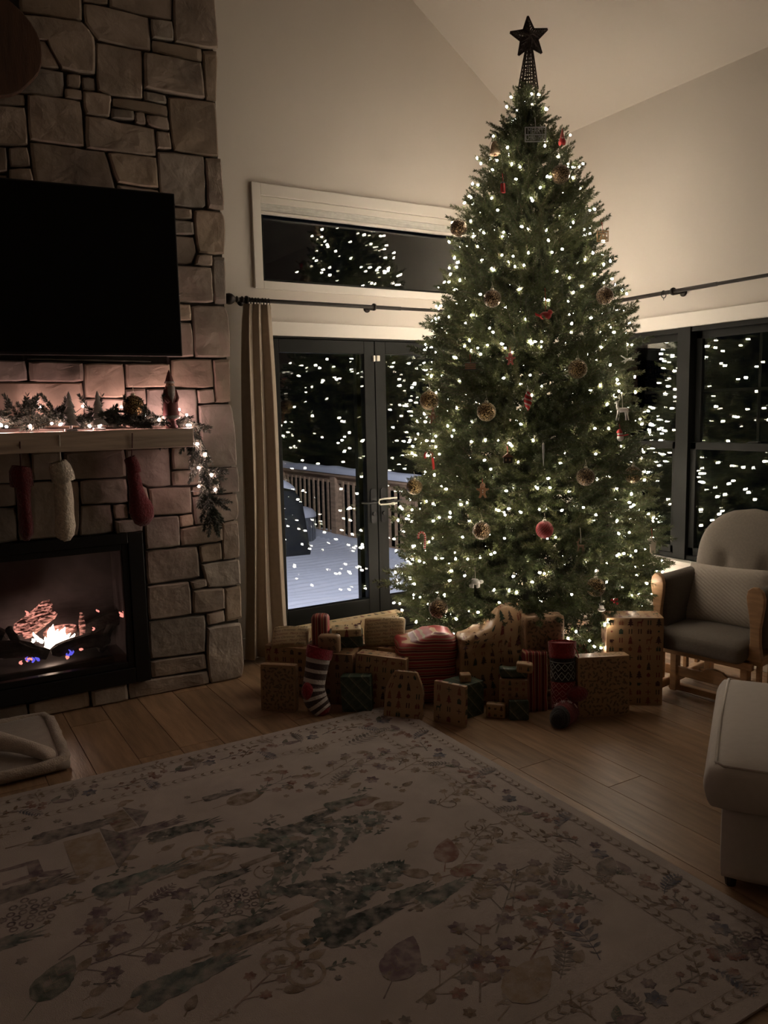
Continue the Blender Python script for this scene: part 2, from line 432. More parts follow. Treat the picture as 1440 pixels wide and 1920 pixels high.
# right window: two double-hung units and a mullion
w2 = thing('window_2', None, None, (XR, WY0, WZ0)); tag(w2, kind='structure')
f = MB(); A, B = XR + .012, XR + .12
f.box(A, B, WY0, WY0 + .035, WZ0, WZ1); f.box(A, B, WY1 - .035, WY1, WZ0, WZ1); f.box(A, B, WY0, WY1, WZ1 - .03, WZ1); f.box(A, B, WY0, WY1, WZ0, WZ0 + .03)
f.box(XR + .002, B, 3.345, 3.44, WZ0, WZ1)
f.build('window_frame', BLACKP, w2, world=True, bevel=.002)
MID = 1.304
for (ya, yb) in ((WY0 + .035, 3.345), (3.44, WY1 - .035)):
    for up in (0, 1):
        z0, z1 = (WZ0 + .03, MID + .022) if not up else (MID - .022, WZ1 - .03)
        xa = XR + .03 if not up else XR + .065
        s_ = .042; f = MB()
        f.box(xa, xa + .03, ya, ya + s_, z0, z1); f.box(xa, xa + .03, yb - s_, yb, z0, z1); f.box(xa, xa + .03, ya, yb, z0, z0 + (.05 if not up else .044)); f.box(xa, xa + .03, ya, yb, z1 - .044, z1)
        sa = f.build('sash', BLACKP, w2, world=True, bevel=.002)
        [MB().box(xa + .008 + q, xa + .011 + q, ya + s_ - .002, yb - s_ + .002, z0 + .04, z1 - .04).build('pane', GLASS, sa) for q in (0, .010)]
        if up:
            g = MB(); ym = (ya + yb) / 2; zm = (z0 + z1) / 2
            g.box(xa + .0125, xa + .0165, ym - .008, ym + .008, z0 + .04, z1 - .04); g.box(xa + .0125, xa + .0165, ya + s_, yb - s_, zm - .008, zm + .008)
            g.build('muntin', BLACKP, sa)
    f = MB(); ym = (ya + yb) / 2; f.box(XR + .032, XR + .062, ym - .035, ym + .035, MID + .0225, MID + .034); f.build('sash_lock', BLACKP, w2, world=True, bevel=.004)

# ---------------------------------------------------------------- stone fireplace wall
STONES = [[(659,3620),(944,3669),(940,3517),(772,3507),(650,3496)],[(950,3689),(1075,3718),(1071,3621),(945,3612)],[(1082,3729),(1408,3807),(1398,3624),(1276,3614),(1075,3618)],[(1413,3808),(1630,3860),(1645,3529),(1552,3518),(1403,3517)],[(951,3606),(1073,3612),(1277,3609),(1276,3444),(1006,3444),(947,3516)],[(1282,3608),(1400,3616),(1400,3517),(1284,3512)],[(1284,3505),(1554,3513),(1549,3443),(1283,3445)],[(1560,3512),(1642,3521),(1624,3256),(1563,3255)],[(479,3449),(763,3502),(940,3510),(996,3447),(985,3271),(824,3272),(763,3397),(470,3336)],[(470,3333),(761,3393),(819,3273),(752,3265),(464,3249)],[(1002,3435),(1233,3439),(1219,3198),(1064,3188),(992,3202)],[(1238,3434),(1549,3439),(1556,3256),(1229,3255)],[(464,3244),(751,3260),(838,3258),(827,3140),(454,3112)],[(848,3258),(919,3260),(910,3194),(844,3196)],[(923,3258),(988,3262),(984,3198),(919,3195)],[(836,3187),(918,3189),(915,3138),(830,3138)],[(922,3187),(1061,3188),(1055,3140),(1042,3076),(926,3076),(919,3135)],[(1068,3182),(1224,3192),(1351,3188),(1348,3130),(1232,3131),(1061,3136)],[(1229,3246),(1347,3242),(1346,3195),(1226,3197)],[(1057,3131),(1172,3131),(1167,3080),(1048,3074)],[(1176,3130),(1227,3128),(1229,3068),(1171,3071)],[(1232,3124),(1348,3127),(1352,3061),(1279,3063),(1234,3073)],[(1359,3240),(1621,3255),(1621,2964),(1370,2965),(1361,3093)],[(1280,3053),(1355,3053),(1361,2965),(1278,2961)],[(437,3109),(650,3123),(646,3068),(432,3043)],[(432,3039),(647,3062),(647,2883),(418,2855)],[(659,3127),(909,3134),(910,2914),(654,2912)],[(926,3071),(1275,3060),(1275,2920),(916,2909)],[(418,2848),(550,2859),(543,2743),(408,2725)],[(558,2863),(646,2876),(651,2784),(554,2773)],[(553,2765),(654,2777),(659,2691),(547,2682)],[(408,2720),(544,2734),(542,2677),(404,2665)],[(656,2906),(913,2906),(1015,2908),(1055,2715),(664,2692)],[(1022,2907),(1277,2916),(1279,2758),(1062,2761)],[(1283,2949),(1539,2958),(1535,2695),(1511,2686),(1360,2680),(1282,2747)],[(1546,2956),(1635,2958),(1638,2682),(1544,2686)],[(1064,2755),(1278,2751),(1339,2678),(1314,2611),(1055,2604)],[(1328,2672),(1459,2673),(1453,2617),(1325,2610)],[(1316,2603),(1461,2607),(1460,2534),(1312,2526)],[(1312,2522),(1462,2526),(1469,2442),(1443,2380),(1304,2371)],[(1470,2672),(1630,2676),(1645,2624),(1633,2447),(1479,2443),(1467,2544)],[(1474,2436),(1560,2436),(1551,2373),(1452,2378)],[(1567,2435),(1638,2434),(1631,2173),(1560,2176),(1559,2365)],[(1303,2365),(1550,2368),(1552,2178),(1293,2171)],[(1292,2164),(1422,2163),(1420,2072),(1287,2071)],[(1287,2064),(1420,2064),(1426,1877),(1277,1874)],[(1430,2159),(1631,2166),(1644,2094),(1639,1880),(1432,1877)],[(400,1848),(564,1844),(565,1744),(393,1743)],[(572,1858),(1194,1856),(1193,1847),(571,1850)],[(576,1843),(837,1840),(831,1741),(570,1744)],[(841,1838),(1040,1837),(1038,1658),(836,1662)],[(1050,1839),(1290,1839),(1287,1712),(1047,1712)],[(1297,1865),(1530,1868),(1530,1710),(1291,1710)],[(1534,1868),(1634,1872),(1627,1626),(1538,1627)],[(392,1738),(829,1737),(821,1505),(376,1517)],[(836,1655),(1036,1651),(1027,1502),(826,1507)],[(1045,1707),(1153,1707),(1141,1495),(1033,1498)],[(1159,1707),(1429,1704),(1428,1487),(1147,1495)],[(1434,1702),(1532,1704),(1532,1624),(1435,1621)],[(1439,1616),(1631,1619),(1649,1448),(1647,1259),(1453,1264),(1445,1454)],[(376,1513),(1425,1483),(1431,1383),(368,1400)],[(367,1394),(552,1388),(551,1232),(356,1242)],[(557,1386),(701,1383),(704,1247),(553,1245)],[(709,1383),(1020,1386),(1022,1236),(782,1237),(711,1247)],[(1028,1385),(1265,1383),(1259,1170),(1130,1173),(1037,1231)],[(1275,1385),(1439,1378),(1445,1261),(1270,1262)],[(1268,1255),(1441,1253),(1436,1169),(1265,1172)],[(1447,1255),(1537,1258),(1536,1172),(1442,1170)],[(1544,1257),(1653,1257),(1654,1109),(1539,1111)],[(356,1237),(473,1232),(470,1120),(347,1124)],[(478,1231),(551,1237),(776,1230),(768,1021),(754,938),(468,944)],[(782,1232),(1022,1228),(1025,1096),(778,1105)],[(780,1099),(937,1091),(935,938),(761,937)],[(945,1092),(1021,1090),(1020,1006),(944,1013)],[(947,1007),(1095,997),(1089,931),(947,933)],[(347,1117),(467,1113),(463,939),(334,938)],[(1042,1223),(1128,1168),(1136,1015),(1029,1007),(1031,1091)],[(1138,1167),(1373,1159),(1368,1009),(1141,1015)],[(1381,1161),(1535,1166),(1536,1109),(1378,1107)],[(1378,1103),(1648,1101),(1654,983),(1636,945),(1382,940)],[(1102,1005),(1295,1002),(1290,830),(1099,833)],[(1301,1003),(1379,1004),(1377,936),(1297,936)],[(1301,930),(1543,941),(1541,836),(1295,832)],[(1550,943),(1643,944),(1644,725),(1540,720)],[(1099,826),(1394,816),(1399,638),(1098,634)],[(1405,821),(1539,823),(1536,721),(1410,720)],[(1413,712),(1642,716),(1644,563),(1442,571),(1423,654)],[(1342,623),(1435,626),(1436,578),(1346,575)],[(1098,626),(1336,619),(1336,431),(1093,435)],[(1353,570),(1540,556),(1538,431),(1427,429),(1347,433)],[(1546,555),(1644,557),(1642,357),(1541,352)],[(1430,421),(1535,424),(1535,352),(1429,352)],[(1096,425),(1421,412),(1408,192),(1092,207)],[(1428,340),(1634,335),(1640,78),(1624,2),(1430,2),(1416,162)],[(1093,197),(1410,184),(1414,90),(1092,97)],[(967,95),(1418,79),(1422,2),(964,2)],[(768,95),(959,94),(957,2),(765,2)],[(457,86),(758,92),(758,2),(455,4)],[(245,88),(448,86),(447,6),(239,8)]]
SX0, SX1, SYF = -.62, 1.625, 4.40        # stone wall: left, right, face
FX0, FX1, FZ0, FZ1 = -.02, 1.083, .10, .935
STOP = 5.2
wf = MB()
wf.box(SX0, FX0, SYF + .034, YB, 0, FZ1); wf.box(FX1, SX1, SYF + .034, YB - .002, 0, FZ1)
wf.box(FX0, FX1, SYF + .034, YB, 0, FZ0); wf.box(SX0, SX1, SYF + .034, YB - .002, FZ1, STOP)
wf = wf.build('wall_fireplace', MORTAR, kind='structure')
STONE_PATCH = [STONE,
               M('tan_stone', (.32, .25, .19), .85, var=.25, vs=5, objvar=.2, bump=.9, bs=15, detail=8),
               M('grey_stone', (.28, .24, .205), .85, var=.28, vs=6, objvar=.22, bump=.9, bs=17, detail=8)]
def stone(poly, rec=0.0):
    P = [Vector((x / 1000, 0, z / 1000)) for x, z in poly]
    c = sum(P, Vector()) / len(P)
    if sum((P[i].x * P[(i + 1) % len(P)].z - P[(i + 1) % len(P)].x * P[i].z) for i in range(len(P))) < 0: P.reverse()
    ring = []
    n = len(P)
    for i in range(n):
        a, b = P[i], P[(i + 1) % n]; d = b - a; L = d.length
        if L < 1e-4: continue
        k = max(2, int(L / .04)); nr = Vector((d.z, 0, -d.x)) / L     # outward
        for q in range(k):
            t = q / k
            t = t if q else min(.006 / L, .2)          # soften the corner
            p = a + d * t
            p = p - nr * (-.0005 + .0055 * abs(mnoise.noise(p * 23 + Vector((n * 3, 0, 0)))) + (.0015 if q == 0 else 0))
            ring.append(p)
    m = len(ring)
    f0 = rnd.uniform(-.012, .010) - rec; tilt = (rnd.uniform(-.035, .035), rnd.uniform(-.035, .035)); sd = rnd.random() * 50
    def Yf(p, amp): return SYF - f0 + (p.x - c.x) * tilt[0] + (p.z - c.z) * tilt[1] + 1.0 * amp * mnoise.noise(Vector((p.x * 9, p.z * 9, sd))) + amp * .5 * mnoise.noise(Vector((p.x * 26, p.z * 26, sd)))
    V = []; F = []
    size = min(max(p.x for p in P) - min(p.x for p in P), max(p.z for p in P) - min(p.z for p in P))
    ins = [(0, 'b'), (0, .007), (min(.007, size * .12) / max(size, .05) * 2, 0), (.25, 0), (.50, 0), (.76, 0)]
    for s, w in ins:
        for p in ring:
            q = p + (c - p) * s
            y = SYF + .05 if w == 'b' else Yf(q, .0065) + w
            V.append((q.x, y, q.z))
    V.append((c.x, Yf(c, .0065), c.z))
    for r in range(len(ins) - 1):
        for i in range(m):
            j = (i + 1) % m
            F.append((r * m + i, r * m + j, (r + 1) * m + j, (r + 1) * m + i))
    e = (len(ins) - 1) * m
    for i in range(m): F.append((e + i, e + (i + 1) % m, len(V) - 1))
    b = MB(); b.add(V, F)
    b.build('stone', STONE_PATCH[rnd.choice((0, 0, 1, 2))], wf)
for s in STONES: stone(s)
def fill(xa, xb, za, zb):
    z = za
    while z < zb - .03:
        h = min(rnd.choice((.12, .17, .22)), zb - z)
        if zb - z - h < .06: h = zb - z
        x = xa
        while x < xb - .02:
            w = rnd.uniform(.18, .42)
            if xb - x - w < .12: w = xb - x
            stone([(x * 1000, z * 1000), ((x + w) * 1000, z * 1000), ((x + w) * 1000, (z + h) * 1000), (x * 1000, (z + h) * 1000)], rec=.022)
            x += w
        z += h
fill(SX0, .40, 1.86, 2.70); fill(.40, 1.30, 1.90, 2.67); fill(SX0, .44, 2.70, 3.9); fill(SX0, .30, .935, 1.86)
fill(SX0, FX0 - .01, .0, .935); fill(FX0 - .01, .27, .0, .10); fill(SX0, SX1, 3.86, STOP)

# ---------------------------------------------------------------- gas fireplace insert
FBLACK = M('black_steel', (.008, .008, .008), .42, metal=.3)
FIREBRICK = M('firebox_liner', (.10, .08, .085), .8, var=.3, vs=8)
fi = thing('fireplace_insert', 'black framed gas fireplace with burning logs behind glass in the stone wall', 'fireplace', ((FX0 + FX1) / 2, SYF, FZ0))
GX0, GX1, GZ0, GZ1 = .10, .968, .222, .842
f = MB(); Y0, Y1 = SYF - .022, SYF + .03
f.box(FX0, GX0 - .035, Y0, Y1, FZ0, FZ1); f.box(GX1 + .035, FX1, Y0, Y1, FZ0, FZ1); f.box(GX0 - .035, GX1 + .035, Y0, Y1, FZ0, GZ0 - .035); f.box(GX0 - .035, GX1 + .035, Y0, Y1, GZ1 + .035, FZ1)
f.build('surround', FBLACK, fi, world=True, bevel=.004)
f = MB(); Y0 = SYF - .010
f.box(GX0 - .035, GX0, Y0, SYF + .035, GZ0 - .035, GZ1 + .035); f.box(GX1, GX1 + .035, Y0, SYF + .035, GZ0 - .035, GZ1 + .035); f.box(GX0, GX1, Y0, SYF + .035, GZ0 - .035, GZ0); f.box(GX0, GX1, Y0, SYF + .035, GZ1, GZ1 + .035)
f.build('door_frame', FBLACK, fi, world=True, bevel=.004)
MB().box(GX0 - .01, GX1 + .01, SYF + .012, SYF + .017, GZ0 - .01, GZ1 + .01).build('glass_pane', GLASS, fi, world=True)
f = MB(); f.box(.05, 1.02, SYF + .5, SYF + .53, .18, .90); f.box(.03, .055, SYF + .03, SYF + .53, .18, .90); f.box(1.015, 1.04, SYF + .03, SYF + .53, .18, .90)
f.box(.03, 1.04, SYF + .03, SYF + .53, .16, .19); f.box(.03, 1.04, SYF + .03, SYF + .53, .88, .91)
f.build('firebox', FIREBRICK, fi, world=True)
f = MB(); f.box(.16, .92, SYF + .10, SYF + .42, .19, .235); f.build('burner_tray', FBLACK, fi, world=True, bevel=.01)

def ember_mat(name, base, s, ang=.75):
    m = M(name, base, .9, var=.5, vs=25, bump=.8, bs=60); nt = m.node_tree; N = nt.nodes; L = nt.links
    tc = N.new('ShaderNodeTexCoord'); mp = N.new('ShaderNodeMapping'); mp.inputs['Rotation'].default_value = (0, ang, 0); mp.inputs['Scale'].default_value = (26, 26, 95); L.new(tc.outputs['Object'], mp.inputs[0])
    vz = N.new('ShaderNodeTexNoise'); vz.inputs['Scale'].default_value = 1.0; vz.inputs['Detail'].default_value = 5; vz.inputs['Distortion'].default_value = .8; L.new(mp.outputs[0], vz.inputs['Vector'])
    mr = N.new('ShaderNodeMapRange'); mr.inputs['From Min'].default_value = .46; mr.inputs['From Max'].default_value = .68; mr.inputs['To Min'].default_value = .02; mr.inputs['To Max'].default_value = s
    L.new(vz.outputs['Fac'], mr.inputs[0])
    b = N['Principled BSDF']; b.inputs['Emission Color'].default_value = (1, .36, .27, 1); L.new(mr.outputs[0], b.inputs['Emission Strength']); return m
EMBER = ember_mat('glowing_log', (.10, .05, .04), 1.5); EMBERH = ember_mat('glowing_log_flat', (.10, .05, .04), 1.5, .1); EMBERV = ember_mat('glowing_twig', (.10, .05, .04), 1.0, 1.5)
CHAR = M('charred_log', (.035, .026, .024), .9, var=.5, vs=20, bump=1.0, bs=40)
def log(p0, p1, r, mat, bend=.02, label=None):
    p0, p1 = Vector(p0), Vector(p1); n = 9; path = []; rad = []
    sd = rnd.random() * 20
    for i in range(n):
        t = i / (n - 1); p = p0.lerp(p1, t) + Vector((0, 0, bend * math.sin(PI * t)))
        path.append(p); rad.append(r * (1 + .22 * mnoise.noise(Vector((t * 4, sd, 0)))) * (.55 if i in (0, n - 1) else 1))
    b = MB(); b.tube(path, rad, 12)
    for i, v in enumerate(b.v):
        q = Vector(v); q += Vector((1, 0, 1)) * (.012 * mnoise.noise(q * 28)); b.v[i] = tuple(q)
    return b.build('log', mat, fi, world=True, smooth=False, label=label)
F_ = SYF
log(at(28, 1186, Y=F_ + .30), at(96, 1130, Y=F_ + .36), .036, EMBER, .0, 'glowing red log')
log(at(44, 1194, Y=F_ + .25), at(104, 1148, Y=F_ + .31), .028, EMBER, .0, 'glowing red log')
log(at(84, 1190, Y=F_ + .30), at(142, 1178, Y=F_ + .32), .034, EMBERH, .01, 'glowing red log')
log(at(-70, 1222, Y=F_ + .15), at(90, 1226, Y=F_ + .13), .045, CHAR)
log(at(96, 1224, Y=F_ + .14), at(205, 1200, Y=F_ + .20), .040, CHAR)
log(at(156, 1202, Y=F_ + .26), at(152, 1148, Y=F_ + .28), .013, EMBERV, .0, 'thin glowing twig')
log(at(190, 1222, Y=F_ + .2), at(210, 1172, Y=F_ + .24), .026, CHAR)
log(at(-60, 1190, Y=F_ + .3), at(14, 1200, Y=F_ + .26), .05, CHAR)
log(at(12, 1178, Y=F_ + .2), at(38, 1222, Y=F_ + .16), .018, CHAR)
log(at(120, 1208, Y=F_ + .36), at(236, 1152, Y=F_ + .42), .045, CHAR)
FLAMEM = emit_mat('flame', (1, .66, .50), FLAME)
FLAMEB = emit_mat('blue_flame', (.16, .14, 1.0), .9)
PINKF = emit_mat('ember_glow', (1, .28, .22), 1.6)
def flame(px, py, h, w, mat, Y, lean=0, label=None):
    p = at(px, py, Y=Y); path = []; R = []
    for i in range(8):
        t = i / 7
        path.append(p + Vector((lean * t * t + .006 * math.sin(5 * t + px), 0, h * t))); R.append(w * (math.sin(PI * min(1, .22 + .78 * t)) ** .8) * (1 - .25 * t) + .0008)
    return MB().tube(path, R, 8, side=(0, 1, 0), rb=[r * .6 for r in R]).build('flame', mat, fi, smooth=True, world=True, label=label)
for (px, py, h, w, ln) in [(70, 1203, .055, .009, -.015), (76, 1206, .035, .011, -.01), (88, 1212, .055, .016, .0), (95, 1210, .10, .017, .006), (102, 1209, .115, .020, .0), (108, 1208, .085, .021, .008), (115, 1205, .075, .021, .006), (121, 1203, .082, .015, .006), (99, 1217, .045, .026, 0), (91, 1219, .03, .022, 0), (108, 1213, .05, .024, .01), (136, 1198, .03, .007, .01), (128, 1201, .04, .010, .01), (62, 1204, .02, .008, 0)]:
    flame(px, py, h, w, FLAMEM, F_ + .22, ln)
for (px, py, h, w) in [(62, 1242, .03, .006), (70, 1240, .035, .008), (52, 1240, .025, .008), (131, 1229, .035, .006), (136, 1228, .025, .006), (127, 1231, .02, .005)]:
    flame(px, py, h, w, FLAMEB, F_ + .10, 0, 'blue gas flame')
for (px, py, h, w) in [(40, 1245, .018, .007), (50, 1240, .02, .008), (57, 1238, .016, .006), (152, 1219, .01, .008), (125, 1234, .012, .01), (183, 1148, .018, .005), (226, 1156, .03, .008), (231, 1157, .035, .008), (8, 1210, .03, .012), (18, 1212, .03, .006), (175, 1182, .02, .005), (50, 1153, .025, .006)]:
    flame(px, py, h, w, PINKF, F_ + (.10 if py > 1215 else .26), 0, 'pink glowing ember')

# ---------------------------------------------------------------- television
TVB = M('tv_bezel', (.006, .006, .007), .4)
SCREEN = M('tv_screen', (.002, .002, .002), .5, spec=.15)
a = math.atan2(4.215 - 4.30, 1.30 - .47)     # the screen is turned a little off the wall
tv = thing('television', 'large black flat television, switched off, mounted on the stone wall', 'television', (1.30, 4.205, 1.866), a)
Wd, Ht = 1.46, .822
f = MB(); f.box(-Wd, 0, 0, .035, 0, Ht); f.build('casing', TVB, tv, bevel=.004)
MB().box(-Wd + .008, -.008, -.0025, .002, .014, Ht - .008).build('screen', SCREEN, tv)
f = MB(); f.box(-1.0, -.45, .035, .07, .2, .62); f.build('mount_plate', TVB, tv, bevel=.004)
f = MB(); f.bar((-.72, .06, .40), (-.715, .27, .40), .05, .08); f.build('wall_arm', TVB, tv)

# live-edge wooden slab high on the stone wall
SLAB = M('reddish_wood_slab', (.075, .036, .021), .5, var=.35, vs=4, stretch=(6, 1, 1), bump=.2, bs=25)
pts = []
for i in range(36):
    th = 2 * PI * i / 36
    r = 1 + .05 * mnoise.noise(Vector((math.cos(th) * 2, math.sin(th) * 2, 3)))
    pts.append((.30 * r * math.cos(th), .235 * r * math.sin(th) * (1.0 if math.sin(th) < 0 else 1.15)))
p = at(0, 85, Y=4.33)
b = MB().prism(pts, (p.x - .115, 4.362, p.z), (1, 0, 0), (0, 0, 1), .022)
b.build('wall_plaque', SLAB, bevel=.006, label='reddish brown live-edge wood slab hung high on the stone wall', cat='wall decor')

# ---------------------------------------------------------------- mantel
MANTW = M('pale_oak_mantel', (.46, .365, .29), .5, var=.28, vs=3, stretch=(1.0, 12, 12), bump=.15, bs=25)
m_ = MB().box(-.24, 1.330, 4.18, SYF + .03, 1.392, 1.492).build('mantel_shelf', MANTW, bevel=.004, label='pale wood beam mantel on the stone wall under the television', cat='mantel')

# ---------------------------------------------------------------- needles
def needle_shoot(rng, p0, d, L, R, n, nl, nw, V, F, C, cbase, curve=0.0, lean=.55):
    """Append a bottle-brush shoot: stem plus thin triangular needles."""
    p0 = np.array(p0, float); d = np.array(d, float); d /= np.linalg.norm(d)
    a = np.cross(d, [0, 0, 1.0]); 
    if np.linalg.norm(a) < 1e-3: a = np.array([1.0, 0, 0])
    a /= np.linalg.norm(a); b = np.cross(a, d)
    t = rng.random(n); th = rng.random(n) * 2 * PI
    base = p0 + np.outer(t * L, d) + np.outer(curve * t * t, [0, 0, 1.0])
    out = np.outer(np.cos(th), a) + np.outer(np.sin(th), b)
    ln = nl * (.75 + .5 * rng.random(n)) * np.where(t > .85, .8, 1)
    dirn = out * (1 - lean * .6) + d * (lean + .5 * (t > .9)[:, None]); dirn /= np.linalg.norm(dirn, axis=1)[:, None]
    tip = base + dirn * ln[:, None]
    sidev = np.cross(dirn, out + rng.normal(0, .6, (n, 3))); sidev /= (np.linalg.norm(sidev, axis=1)[:, None] + 1e-9)
    mid = base + dirn * (ln * .45)[:, None]
    k = sum(len(v) for v in V)
    pts = np.stack([base, mid + sidev * nw, tip, mid - sidev * nw], 1).reshape(-1, 3)
    idx = np.arange(n) * 4 + k
    V.append(pts); F.append(np.stack([idx, idx + 1, idx + 2], 1)); F.append(np.stack([idx, idx + 2, idx + 3], 1))
    col = np.array(cbase) * (.7 + .6 * rng.random((n, 1)))
    C.append(np.repeat(np.concatenate([col, np.ones((n, 1))], 1), 4, 0))
    # stem
    k = sum(len(v) for v in V); m = 4
    ring = []
    for tt in (0, .5, 1):
        c = p0 + d * L * tt + np.array([0, 0, curve * tt * tt]); r = R * (1 - .6 * tt)
        for q in range(m):
            an = 2 * PI * q / m; ring.append(c + a * r * math.cos(an) + b * r * math.sin(an))
    V.append(np.array(ring)); fs = []
    for i in range(2):
        for q in range(m):
            A_, B_ = k + i * m + q, k + i * m + (q + 1) % m
            fs += [(A_, B_, B_ + m), (A_, B_ + m, A_ + m)]
    F.append(np.array(fs)); C.append(np.tile([.10, .075, .045, 1], (3 * m, 1)))

def cat3(V, F, C): return np.concatenate(V), np.concatenate(F), np.concatenate(C)

# ---------------------------------------------------------------- mantel garland
nrng = np.random.default_rng(5)
NEEDLE = M('pine_needles', rough=.55, vcol=True, objvar=.18, spec=.3)
GARL = thing('garland', 'dark green pine garland along the mantel and hanging off its right end', 'garland', (.6, 4.29, 1.492))
LG = thing('garland_lights', 'pinkish white fairy lights wound through the mantel garland', 'lights', (.6, 4.28, 1.50))
gpath = [(-.22, 4.31, 1.53), (.2, 4.31, 1.53), (.5, 4.305, 1.535), (.8, 4.31, 1.53), (1.1, 4.305, 1.525), (1.30, 4.29, 1.525)]
hang = [(1.35, 4.27, 1.50), (1.385, 4.25, 1.43), (1.39, 4.27, 1.33), (1.40, 4.28, 1.24), (1.41, 4.29, 1.15), (1.43, 4.29, 1.07), (1.44, 4.29, 1.02)]
def lerp_path(P, t):
    L = [(Vector(P[i + 1]) - Vector(P[i])).length for i in range(len(P) - 1)]; s = t * sum(L)
    for i, l in enumerate(L):
        if s <= l or i == len(L) - 1: return Vector(P[i]).lerp(Vector(P[i + 1]), min(1, s / l))
        s -= l
GP = gpath + hang
MB().tube([lerp_path(GP, i / 60) for i in range(61)], .006, 6).build('stem', M('garland_stem', (.03, .035, .02), .8), GARL, world=True)
sprigs = []
for v in range(5):
    V, F, C = [], [], []
    for j in range(2):
        needle_shoot(nrng, (0, 0, 0), (1, nrng.normal(0, .3), nrng.normal(0, .2)), .12 + .04 * nrng.random(), .003, 260, .024, .0021, V, F, C, (.070, .082, .064), curve=.01)
    sprigs.append(raw_mesh('sprig', *cat3(V, F, C)[:2], NEEDLE, cat3(V, F, C)[2]))
for i in range(120):
    t = (i + .5) / 120; hanging = t > .70
    p = lerp_path(GP, t) + Vector((0, rnd.uniform(-.035, .012), rnd.uniform(.0, .014)))
    if not hanging:
        d = Vector((rnd.uniform(-1, 1), rnd.uniform(-.32, .08), rnd.uniform(-.02, .36)))
        if i % 10 == 2 and p.x > .3: d = Vector((rnd.uniform(-.2, .2), -.1, 1))
    else:
        d = Vector((rnd.uniform(-.45, .45), rnd.uniform(-.4, .05), -1 if rnd.random() < .8 else -.1)); p.y = min(p.y, 4.27)
    o = obj_of('sprig', sprigs[i % 5], GARL)
    o.location = p - Vector((.6, 4.29, 1.492)); o.rotation_euler = d.to_track_quat('X', 'Z').to_euler()
BULBG = emit_mat('garland_bulb', (1.0, .60, .56), BULB_GARLAND)
bm_ = MB(); bm_.lathe([(.0, -.009), (.005, -.006), (.0065, 0), (.0045, .007), (0, .012)], 8); bulbg = bm_.mesh('bulb', BULBG, True)
gl_px = [(76, 763), (97, 794), (113, 796), (2, 797), (155, 762), (168, 799), (188, 796), (228, 763), (246, 780), (272, 779), (298, 787), (313, 783), (336, 768), (350, 778), (12, 800), (370, 832), (384, 852), (360, 871), (372, 877), (396, 890), (358, 921), (404, 918), (373, 912), (56, 800), (-30, 790), (-60, 780)]
prev = None; wire = MB()
for px, py in gl_px:
    Yp = (4.21 if py > 785 else 4.33) if py < 810 and px < 352 else 4.205
    p = at(px, py, Y=Yp)
    if p.z < 1.506 and p.x < 1.33: p.z = 1.506
    o = obj_of('bulb', bulbg, LG); o.location = p - LG.location; o.rotation_euler = (rnd.uniform(0, 3), rnd.uniform(0, 3), 0)
order = sorted([at(px, py, Y=4.24) for px, py in gl_px if py < 810], key=lambda p: p.x) + sorted([at(px, py, Y=4.24) for px, py in gl_px if py >= 820], key=lambda p: -p.z)
wire.tube([p - Vector((0, -.012, .004)) for p in order], .0015, 4); wire.build('wire', M('dark_green_wire', (.012, .02, .012), .5), LG, world=True)

# ---------------------------------------------------------------- mantel figures
PEWTER = M('silver_resin', (.52, .50, .49), .35, metal=.35, var=.15, vs=40)
def mini_tree(px, py_top, py_base, Y, label):
    b = at(px, py_base, Y=Y); b.z = 1.492; top = at(px, py_top, Y=Y); H = top.z - 1.492
    r = thing('tree_figurine', label, 'figurine', b, 0, 'silver trees on the mantel')
    f = MB(); f.box(-.03, .03, -.014, .014, 0, .012); f.build('base', PEWTER, r, bevel=.003)
    pr = [(.006, .010), (.008, H * .16)]
    n = 5
    for i in range(n):
        z0 = H * (.14 + .16 * i); wv = .048 * (1 - i / (n + .6))
        pr += [(wv, z0), (wv * .92, z0 + H * .02), (wv * .45, z0 + H * .15)]
    pr += [(.0, H)]
    out = [(rr, z) for rr, z in pr]; poly = [(x, z) for x, z in out] + [(-x * .97, z + H * .012) for x, z in reversed(out[:-1])]
    b2 = MB()
    V = []; nn = len(out)
    # a flattened lathe: scalloped tree with a raised mid rib
    b2.lathe(pr, 14); b2.v = [(x, y * .38, z) for x, y, z in b2.v]
    b2.build('branches', PEWTER, r, smooth=False)
mini_tree(133, 733, 803, 4.20, 'left silver tree figurine leaning in the mantel garland')
mini_tree(186, 732, 802, 4.21, 'right silver tree figurine, further along the mantel, half hidden by garland')

# gnome-like tall santa figure
p = at(322, 798, Y=4.21); p.z = 1.492
sf = thing('santa_figurine', 'tall slim carved santa figure with a pointed dark hat at the mantel end', 'figurine', p)
H = zat(317, 693, p.x, p.y) - 1.492
ROBE = M('dusty_red_robe', (.15, .045, .042), .7, var=.25, vs=30); HAT = M('dark_red_hat', (.10, .025, .022), .7); BEARD = M('grey_beard', (.36, .31, .29), .8, var=.2, vs=60, bump=.4, bs=90); FACE = M('face_paint', (.45, .29, .21), .6); FUR = M('fur_trim', (.40, .35, .33), .9, bump=.5, bs=120)
MB().lathe([(.0, 0), (.030, 0), (.032, .012), (.024, .02), (.022, H * .14)], 18).build('base', HAT, sf, smooth=True)
MB().lathe([(.020, H * .13), (.041, H * .17), (.042, H * .22), (.038, H * .40), (.030, H * .60), (.025, H * .70), (.02, H * .74), (0, H * .75)], 20).build('robe', ROBE, sf, smooth=True)
MB().lathe([(.0425, H * .165), (.046, H * .18), (.046, H * .205), (.042, H * .22)], 18).build('fur_hem', FUR, sf, smooth=True)
MB().sphere((0, -.006, H * .73), .022, 14, 9, (1, .95, 1.05)).build('head', FACE, sf, smooth=True)
